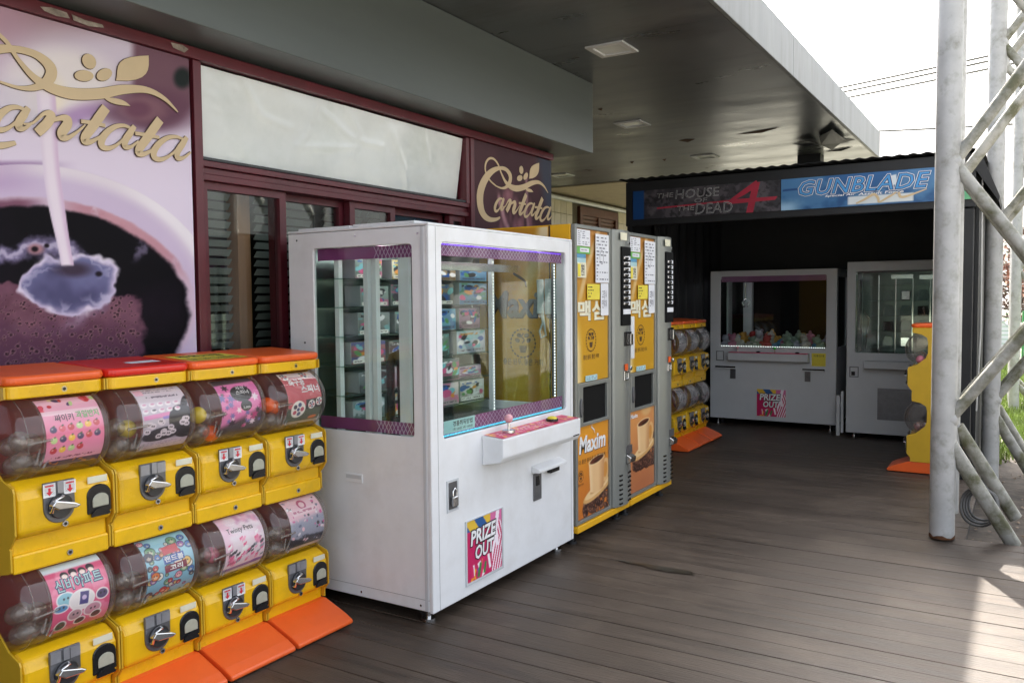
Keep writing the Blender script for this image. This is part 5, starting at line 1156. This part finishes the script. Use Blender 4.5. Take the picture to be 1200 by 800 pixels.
VW, VD, VZ0, VZ1 = .752, .66, .09, 1.88
def vending(yloc, label, full):
    o = empty('vending_machine', (CX - .005, yloc, 0), R(90), label, 'vending machine', 'coffee vending machines side by side')
    b = MB(); b.box((0, .03, VZ0), (VW, VD, VZ1)); b.build('cabinet', M['vyellow'], o, .004)
    b = MB(); b.box((.004, .16, VZ0 + .02), (-.0006, .172, VZ1 - .004)); b.build('door_gap', M['ink_brown'], o)
    b = MB(); b.box((0, -.012, VZ0 - .012), (VW, .028, VZ0 + .026)); b.build('kick_plate', M['vyellow'], o, .004)
    for x in (.06, VW - .06):
        for y in (.06, VD - .06):
            b = MB(); b.tube([(x, y, .012), (x, y, VZ0)], .014, 8); b.tube([(x, y, 0), (x, y, .014)], .028, 12); b.build('foot', M['rubber'], o)
    b = MB(); b.ring(.004, VZ0 + .03, .492, VZ1, .030, VZ0 + .05, .468, VZ1 - .022, .004, 0, .028, 1); b.build('door_frame', M['vgrey'], o, .002, 1)
    # printed panels
    H1 = VZ1 - .022 - .955; cv = Cv(60, 110, .42 / H1); cv.grad((196, 146, 26), (172, 118, 58), cv.y * .9); cv.mix(ss(.4, .0, np.abs(cv.y - .30)) * .5, (208, 158, 22)); cv.mix(ss(.03, .0, np.abs(cv.x - (.06 + .5 * np.clip(cv.y - .52, 0, 1) ** 1.3 * 1.4)) - .01) * ss(.45, .6, cv.y) * .6, (226, 206, 170)); cv.mix(ss(.10, .02, cv.x + (cv.y - .3) * .05) * ss(.45, .2, cv.y) * .8, (232, 214, 176))
    pn = cv.sheet('display_panel', flat(.030, .955, .468, VZ1 - .022, .012), o, M['print'])
    f_ = flatm(.0112)
    for l, m_, dx in ((.0004, M['gold_dark'], .006), (.0016, M['pap_cream'], 0)): letters('lettering', '맥심', f_, (.055 + dx, 1.318 - dx * .5, .41 + dx, 1.438 - dx * .5), m_, pn, .035, lift=l)
    beanlogo(pn, f_, .228, 1.20, .066); letters('lettering', '좋은 원두, 좋은 커피', f_, (.125, 1.085, .335, 1.115), M['ink_brown'], pn, .01, lift=.001)
    # notices
    def note(x0, z0, x1, z1, m_, yv, rows=0, ink='ink_grey', nm='paper_notice', rot=0):
        b = MB(); b.box((x0, yv - .0012, z0), (x1, yv, z1)); n_ = b.build(nm, M[m_], o)
        if rows:
            pol = []; r = random.Random(int(x0 * 999 + z0 * 777)); h = (z1 - z0) / (rows + 1)
            for i in range(rows):
                x = x0 + .012
                while x < x1 - .02:
                    l = r.uniform(.008, .04); e = min(x + l, x1 - .012); pol.append([(x, z1 - h * (i + 1) - h * .18), (e, z1 - h * (i + 1) - h * .18), (e, z1 - h * (i + 1) + h * .18), (x, z1 - h * (i + 1) + h * .18)]); x = e + r.uniform(.006, .03)
                    if r.random() < .16: break
            poly_sheet('small_print', pol, flatm(yv - .0016), M[ink], n_)
        return n_
    note(.038, 1.757, .21, 1.853, 'paper', .006, 7); note(.038, 1.712, .21, 1.754, 'pap_green', .006); note(.075, 1.722, .19, 1.746, 'paper', .0044, 1)
    note(.038, 1.688, .152, 1.710, 'pap_blue', .006); note(.038, 1.655, .152, 1.687, 'pap_cyan', .006); nn_ = note(.040, 1.572, .152, 1.66, 'pap_cream', .0044); note(.043, 1.578, .078, 1.652, 'pap_yellow', .003); letters('lettering', '환영', lambda u, v, l=0: (u, .0028, v), (.088, 1.582, .128, 1.652), M['ink'], nn_, .02)
    big = note(.268, 1.545, .455, 1.838, 'paper', -.002, 13); poly_sheet('diagram', stroke([(p[0], p[1]) for p in oval(.35, 1.70, .026, .042) + [oval(.35, 1.70, .026, .042)[0]]], .004, k=1), flatm(-.0045), M['ink_grey'], big)
    note(.165, 1.443, .335, 1.536, 'pap_yellow', .0035, 4, 'ink'); ln = note(.345, 1.345, .455, 1.542, 'paper', .001, 0); letters('lettering', '고장시\n연락처', lambda u, v, l=0: (u, -.0008, v), (.362, 1.39, .43, 1.50), M['ink_grey'], ln, .01)
    # dispensing hatch
    b = MB(); b.ring(.031, .695, .466, .952, .092, .715, .425, .928, .006, -.004, .026, 1); b.build('hatch_surround', M['vgrey'], o, .002, 1); b = MB(); b.box((.094, .05, .718), (.423, .055, .925)); b.build('hatch_recess', M['void'], o)
    b = MB(); b.box((.088, .012, .712), (.43, .015, .931)); b.build('hatch_door', M['void'], o); b = MB(); b.prism(oval(.060, .81, .016, .055), 1, -.014, -.004); b.build('handle', M['gunmetal'], o, .003)
    note(.145, .957, .305, .99, 'pap_cyan', .008, 2)
    # lower picture
    H2 = .575; cv = cup_print(100, 150, .42, H2, full); lp = cv.sheet('lower_panel', flat(.030, .142, .468, .69, .012), o, M['print'])
    if full:
        for l, m_, dx in ((.0004, M['gold_dark'], .005), (.0012, M['ink_white'], 0)): letters('lettering', 'Maxim', f_, (.062 + dx, .53 - dx, .425 + dx, .635 - dx), m_, lp, .03, .12, lift=l)
        steam(f_, lp, .25, .642, .045, M['ink_white']); letters('lettering', '더 좋은 원두로 더 향긋하게', f_, (.06, .47, .42, .497), M['ink_brown'], lp, .005, lift=.001); beanlogo(lp, f_, .085, .40, .032); letters('lettering', '좋은 원두', f_, (.05, .342, .125, .356), M['ink_brown'], lp, .0, lift=.001)
    else: letters('lettering', 'Maxim', f_, (.055, .645, .17, .675), M['ink_white'], lp, .03, .12, lift=.001)
    # control column
    pts = [(.498, .028), (.498, -.006)] + [(.498 + (VW - .504) * t, -.006 - .035 * math.sin(math.pi * t) ** .7) for t in np.linspace(.06, .94, 11)] + [(VW - .006, -.006), (VW - .006, .028)]
    b = MB(); b.prism(pts, 2, VZ0 + .03, VZ1); b.build('control_column', M['vgrey'], o, .003, 1)
    cxm = .62; yv = -.040
    b = MB(); b.box((.562, yv - .006, 1.275), (.70, yv + .02, 1.775)); b.build('button_panel', M['void'], o, .004)
    for i in range(9):
        z = 1.705 - i * .036
        b = MB(); b.prism([(yv - .006, z - .013), (yv - .017, z - .009), (yv - .019, z + .006), (yv - .006, z + .013)], 0, .575, .64); b.build('button', M['steel'], o, .002, 1)
        b = MB(); b.box((.65, yv - .0085, z - .012), (.685, yv - .0065, z + .012)); b.build('button_tag', M['paper'], o)
    b = MB(); b.box((.575, yv - .0085, 1.348), (.69, yv - .0065, 1.38)); b.build('display_strip', M['paper'], o)
    b = MB(); b.box((.60, yv - .007, 1.145), (.71, yv + .02, 1.235)); b.build('bill_slot', M['black'], o, .004); b = MB(); b.box((.665, yv - .02, 1.15), (.705, yv - .0075, 1.22)); b.build('bill_guide', M['steel'], o, .003)
    b = MB(); b.ring(.59, .925, .66, .985, .60, .935, .65, .975, .004, yv - .008, yv + .01, 1); b.build('coin_entry', M['steel'], o, .002, 1); b = MB(); b.disc((.685, yv - .016, 1.0), .014, 1, .012, 14); b.build('return_lever', M['chrome'], o, .002, 1); b = MB(); b.box((.60, yv - .0095, .99), (.64, yv - .004, 1.03)); b.build('sticker', M['orange'], o)
    b = MB(); b.prism([(yv - .002, .445), (yv - .035, .425), (yv - .03, .395), (yv - .002, .38)], 0, .63, .715); b.build('coin_return', M['steel'], o, .004, 2); b = MB(); b.box((.63, yv - .006, .447), (.715, yv + .005, .50)); b.build('coin_cup', M['gunmetal'], o)
    for i in range(7):
        for a, c in ((.545, .61), (.625, .715)):
            b = MB(); b.box((a, yv - .0015 + .006 * abs((a + c) / 2 - .625) / .08, .135 + i * .030), (c, yv + .02, .135 + i * .030 + .011)); b.build('vent_slot', M['black'], o)
    b = MB(); b.disc((.685, yv - .003, 1.80), .010, 1, .01, 12); b.build('lock', M['chrome'], o); note(.545, 1.815, .645, 1.862, 'pap_cream', -.0415)
    return o
v1 = vending(4.298, 'golden coffee vending machine with whole cup picture, beside the white cabinet', True)
v2 = vending(5.062, 'golden coffee vending machine with close-up cup picture, farther from the white cabinet', False)
b = MB(); b.box((.02, -.012, 1.05), (.075, .0, 1.33)); o_ = b.build('cup_holder', M['white'], v2, .008, 2)
# printed side of the first vending machine, seen through the cabinet glass
sy = 4.298 - .0008
def sidep(p): q = ony(p, sy); return (-(q[0] - (CX - .005)), q[2])       # local (y, z)
def sm_(u, v, l=0): return (-.0008 - l, VD - u, v)                        # u runs to the viewer's right
A0, A1 = sidep((560, 345)), sidep((652, 345))
def su(p): y_, z_ = sidep(p); return VD - y_, z_
cv = Cv(50, 120, .3); cv.grad((206, 150, 20), (214, 146, 44), cv.y); cv.mix(ss(.5, .62, fbm(cv.x * 8, cv.y * 3, 3)) * .3, (190, 140, 20)); cv.mix(ss(.05, .01, np.abs(cv.x - .2 + .12 * np.sin(cv.y * 4))) * ss(.7, .95, cv.y) * .8, (240, 226, 196))
sp2 = cv.sheet('side_print', lambda u, v, l=0: (-.0012, VD - .004 - (VD - .18) * u, VZ0 + .03 + (VZ1 - VZ0 - .04) * v), v1, M['print'])
sm2 = lambda u, v, l=0: (-.0016 - l, VD - u, v)
(a0, b0), (a1, b1) = su((588, 372)), su((652, 340))
for l, m_, dx in ((.0004, M['ink_brown'], .008), (.001, M['ink_grey'], 0)): letters('lettering', 'Maxim', sm2, (a0 - .10 + dx, b0 - dx, a1 + .02 + dx, b1 - dx), m_, sp2, .03, .1, lift=l)
(a0, b0) = su((613, 402)); beanlogo(sp2, sm2, a0, b0, .085); (a0, b0), (a1, b1) = su((590, 427)), su((636, 420)); letters('lettering', '좋은 원두, 좋은 커피', sm2, (a0, b0, a1, b0 + .04), M['ink_brown'], sp2, .01, lift=.001)
q = su((610, 345)); steam(sm2, sp2, q[0], q[1] + .06, .09, M['ink_brown'], .001)
# intercom phone hung on that side
h0, h1 = sidep((632, 327)), sidep((651, 368)); ic = empty('intercom_phone', (CX - .005 - (h0[0] + h1[0]) / 2, sy - .001, h1[1]), 0, 'pale wall intercom phone with curled cord hung behind the cabinet glass', 'phone'); hh_ = h0[1] - h1[1]; ww_ = abs(h0[0] - h1[0])
b = MB(); b.box((-ww_ * .1, -.016, 0), (ww_ * .95, 0, hh_)); b.build('base', M['white_grey'], ic, .004); b = MB(); b.prism([(-.016, 0), (-.036, .004), (-.030, hh_ * .3), (-.030, hh_ * .7), (-.036, hh_ - .004), (-.016, hh_)], 0, -ww_ * .5, -ww_ * .12); b.build('handset', M['white_grey'], ic, .004)
for i in range(4):
    for j in range(3): b = MB(); b.box((ww_ * (.15 + .22 * j), -.019, hh_ * (.35 + .1 * i)), (ww_ * (.28 + .22 * j), -.0165, hh_ * (.41 + .1 * i))); b.build('key', M['paper'], ic)
b = MB(); b.tube([(-ww_ * .25, -.02, 0), (-ww_ * .2, -.02, -hh_ * .25), (-ww_ * .4, -.02, -hh_ * .5), (-ww_ * .3, -.02, -hh_ * .68), (0, -.02, -hh_ * .6), (-.01, -.02, -hh_ * .3), (-.02, -.02, 0)], .006, 7); b.build('cord', M['white_grey'], ic)
# ================================================================ PRIZE MACHINES IN THE SHED
bm_ = empty('claw_machine', (-3.06, 9.35, 0), 0, 'wide grey white claw machine with plush heap at the back of the shed', 'prize machine')
cabinet(bm_, 1.372, .78, .075, 1.745, (.115, .887, 1.265, 1.682), (.09, .90, .60, 1.66), m=M['white_grey'], bk='void')
prize_out(bm_, .535, .125, .315, 0, 0); feet(bm_, 1.372, .78, .075)
b = MB(); b.prism([(.0, .835), (-.10, .828), (-.10, .745), (0, .735)], 0, .23, 1.10); b.build('control_shelf', M['white_grey'], bm_, .005); b = MB(); b.box((.24, -.097, .8295), (1.09, -.004, .836)); b.build('control_print', M['pinkpanel'], bm_)
for x, m_ in ((.33, 'pinkball'), (.74, 'green')):
    b = MB(); b.tube([(x, -.05, .835), (x, -.05, .872)], .006, 8); b.build('joystick', M['steel'], bm_); b = MB(); b.ball((x, -.05, .885), .017, 12, 8); b.build('joystick_ball', M[m_], bm_)
for x in (.56, .98):
    b = MB(); b.ball((x, -.05, .838), .026, 12, 8, (1, 1, .5)); b.build('button', M['black'], bm_)
for s, x in ((1, .07), (-1, 1.03)):
    b = MB(); b.box((x, -.03, .64), (x + .23, -.001, .665)); b.build('coin_ledge', M['white_grey'], bm_, .003); b = MB(); b.box((x, -.0315, .655), (x + .23, -.0305, .672)); b.build('ledge_strip', M['black'], bm_); xx = x + (.165 if s > 0 else .02); b = MB(); b.box((xx, -.008, .53), (xx + .06, -.001, .638)); b.build('coin_mechanism', M['gunmetal'], bm_)
b = MB(); b.ring(.07, .73, .16, .84, .078, .738, .152, .832, .003, -.004, -.001, 1); b.build('lock_frame', M['gunmetal'], bm_); b = MB(); b.box((1.12, -.0025, .70), (1.265, -.0008, .84)); n_ = b.build('notice', M['pap_yellow'], bm_); letters('lettering', '이용안내', flatm(-.003), (1.14, .80, 1.245, .825), M['ink'], n_, .01)
dots('light_strip', [(.125 + i * .019, .0235, .897) for i in range(60)], M['led_w'], bm_, .0035)
lattice_band('top_band', .12, 1.62, 1.26, 1.68, .026, bm_)
for x in (.42, 1.0):
    b = MB(); b.ball((x, .2, 1.64), .03, 12, 7, (1.3, 1.3, .5)); b.build('cabinet_lamp', M['lamp'], bm_)
b = MB(); b.box((.22, .55, .86), (.32, .62, 1.62)); b.build('crane_column', M['white_grey'], bm_); b = MB(); b.tube([(.30, .35, 1.62), (.30, .35, 1.42)], .008, 6)
for a in (0, 2.1, 4.2): b.tube([(.30, .35, 1.43), (.30 + .05 * math.cos(a), .35 + .05 * math.sin(a), 1.39), (.30 + .02 * math.cos(a), .35 + .02 * math.sin(a), 1.33)], .006, 6)
b.build('claw', M['chrome'], bm_)
TL_ = ['red', 'amber', 'blue', 'cream', 'pink', 'green', 'lilac']
toym = []
for i in range(7):
    b = MB(); b.ball((0, 0, .05), .062, 12, 8, (1, .9, .9)); b.ball((0, -.01, .125), .045, 12, 8); b.ball((-.032, 0, .165), .018, 8, 5); b.ball((.032, 0, .165), .018, 8, 5); b.ball((-.055, -.03, .06), .022, 8, 5); b.ball((.055, -.03, .06), .022, 8, 5); b.ball((-.035, -.045, .012), .024, 8, 5); b.ball((.035, -.045, .012), .024, 8, 5)
    toym.append(b.mesh('plush_toy', M['toy%d' % i]))
r = random.Random(12)
for i in range(26):
    k = r.choice([0, 0, 3, 3, 1, 4, 2, 6, 5]); x = .15 + (i % 13) * .088; y = .12 + .15 * (i // 13) + r.uniform(-.02, .03); z = .86 + (.05 if i >= 13 else 0)
    o = link('plush_toy', toym[k]); o.location = (-3.06 + x, 9.35 + y, z); o.rotation_euler = (r.uniform(-1.2, .3), r.uniform(-.8, .8), r.uniform(-1, 1)); tag(o, '%s plush toy in the heap inside the claw machine' % TL_[k], 'toy', '%s plush toys in the claw machine' % TL_[k])
km = empty('key_prize_machine', (-1.545, 9.10, 0), 0, 'grey prize machine with glass compartments, half hidden by the mast', 'prize machine')
cabinet(km, 1.15, .85, .05, 1.797, (.082, .873, 1.07, 1.70), (.09, .88, .70, 1.68), m=M['white_grey']); feet(km, 1.15, .85, .05)
b = MB(); b.prism([(.0, .80), (-.10, .795), (-.10, .72), (0, .71)], 0, .18, .98); b.build('control_shelf', M['white_grey'], km, .005); b = MB(); b.box((.30, -.005, .20), (.86, -.0008, .52)); b.build('prize_flap', M['gunmetal'], km)
b = MB(); b.ring(.03, .62, .12, .73, .04, .63, .11, .72, .003, -.004, -.001, 1); b.build('lock_frame', M['gunmetal'], km); b = MB(); b.box((.05, -.012, .64), (.085, -.002, .68)); b.build('padlock', M['black'], km)
b = MB(); b.box((.092, .04, .88), (.135, .08, 1.69)); b.build('lift_column', M['black'], km); b = MB(); b.tube([(.15, .06, 1.30), (.20, .06, 1.22), (.17, .06, .90)], .008, 6); b.build('cable', M['black'], km)
b = MB(); b.box((.40, .1, 1.62), (.60, .16, 1.66)); b.box((.66, .06, 1.61), (1.05, .12, 1.65)); b.build('light_bar', M['steel'], km)
for zl in (.92, 1.08, 1.24, 1.40, 1.56):
    b = MB(); b.box((.16, .30, zl - .004), (1.1, .80, zl)); b.build('glass_shelf', M['shelfglass'], km)
for x in (.26, .42, .58, .74, .90):
    b = MB(); b.box((x - .006, .30, .85), (x + .006, .315, 1.66)); b.build('divider', M['chrome'], km)
r = random.Random(3); pk = MB(); pk.prism([(-.05, 0), (.05, 0), (.055, .05), (.04, .105), (-.03, .11), (-.055, .06)], 1, -.02, .02); PK = pk.mesh('prize_packet', M['film'], .01, 2); pk2 = MB(); pk2.box((-.045, -.03, 0), (.045, .03, .1)); PK2 = pk2.mesh('prize_packet', M['chrome'], .008, 1)
for zl in (.92, 1.08, 1.24, 1.40):
    for j, x in enumerate((.34, .50, .66, .82)):
        o = link('prize_packet', PK if (j + int(zl * 100)) % 3 else PK2); o.location = (-1.545 + x, 9.10 + .37 + r.uniform(0, .1), zl + .002); o.rotation_euler = (0, 0, r.uniform(-.5, .5)); tag(o, 'shiny prize packet in a glass compartment of the half hidden machine', 'packet', 'shiny packets in glass compartments')
for (x, y) in ((-1.63, 9.22),):
    gp = empty('folded_stand', (x, y - .08, 0), 0, 'pale folded stand squeezed between the two shed machines', 'stand')
    b = MB(); b.box((-.018, 0, 0), (.018, .03, .42)); b.build('leg', M['white_grey'], gp, .004); b = MB(); b.box((.024, .02, .03), (.05, .05, .46)); b.build('leg', M['white_grey'], gp, .004); b = MB(); b.box((-.018, .031, .3), (.05, .04, .34)); b.build('brace', M['white_grey'], gp)
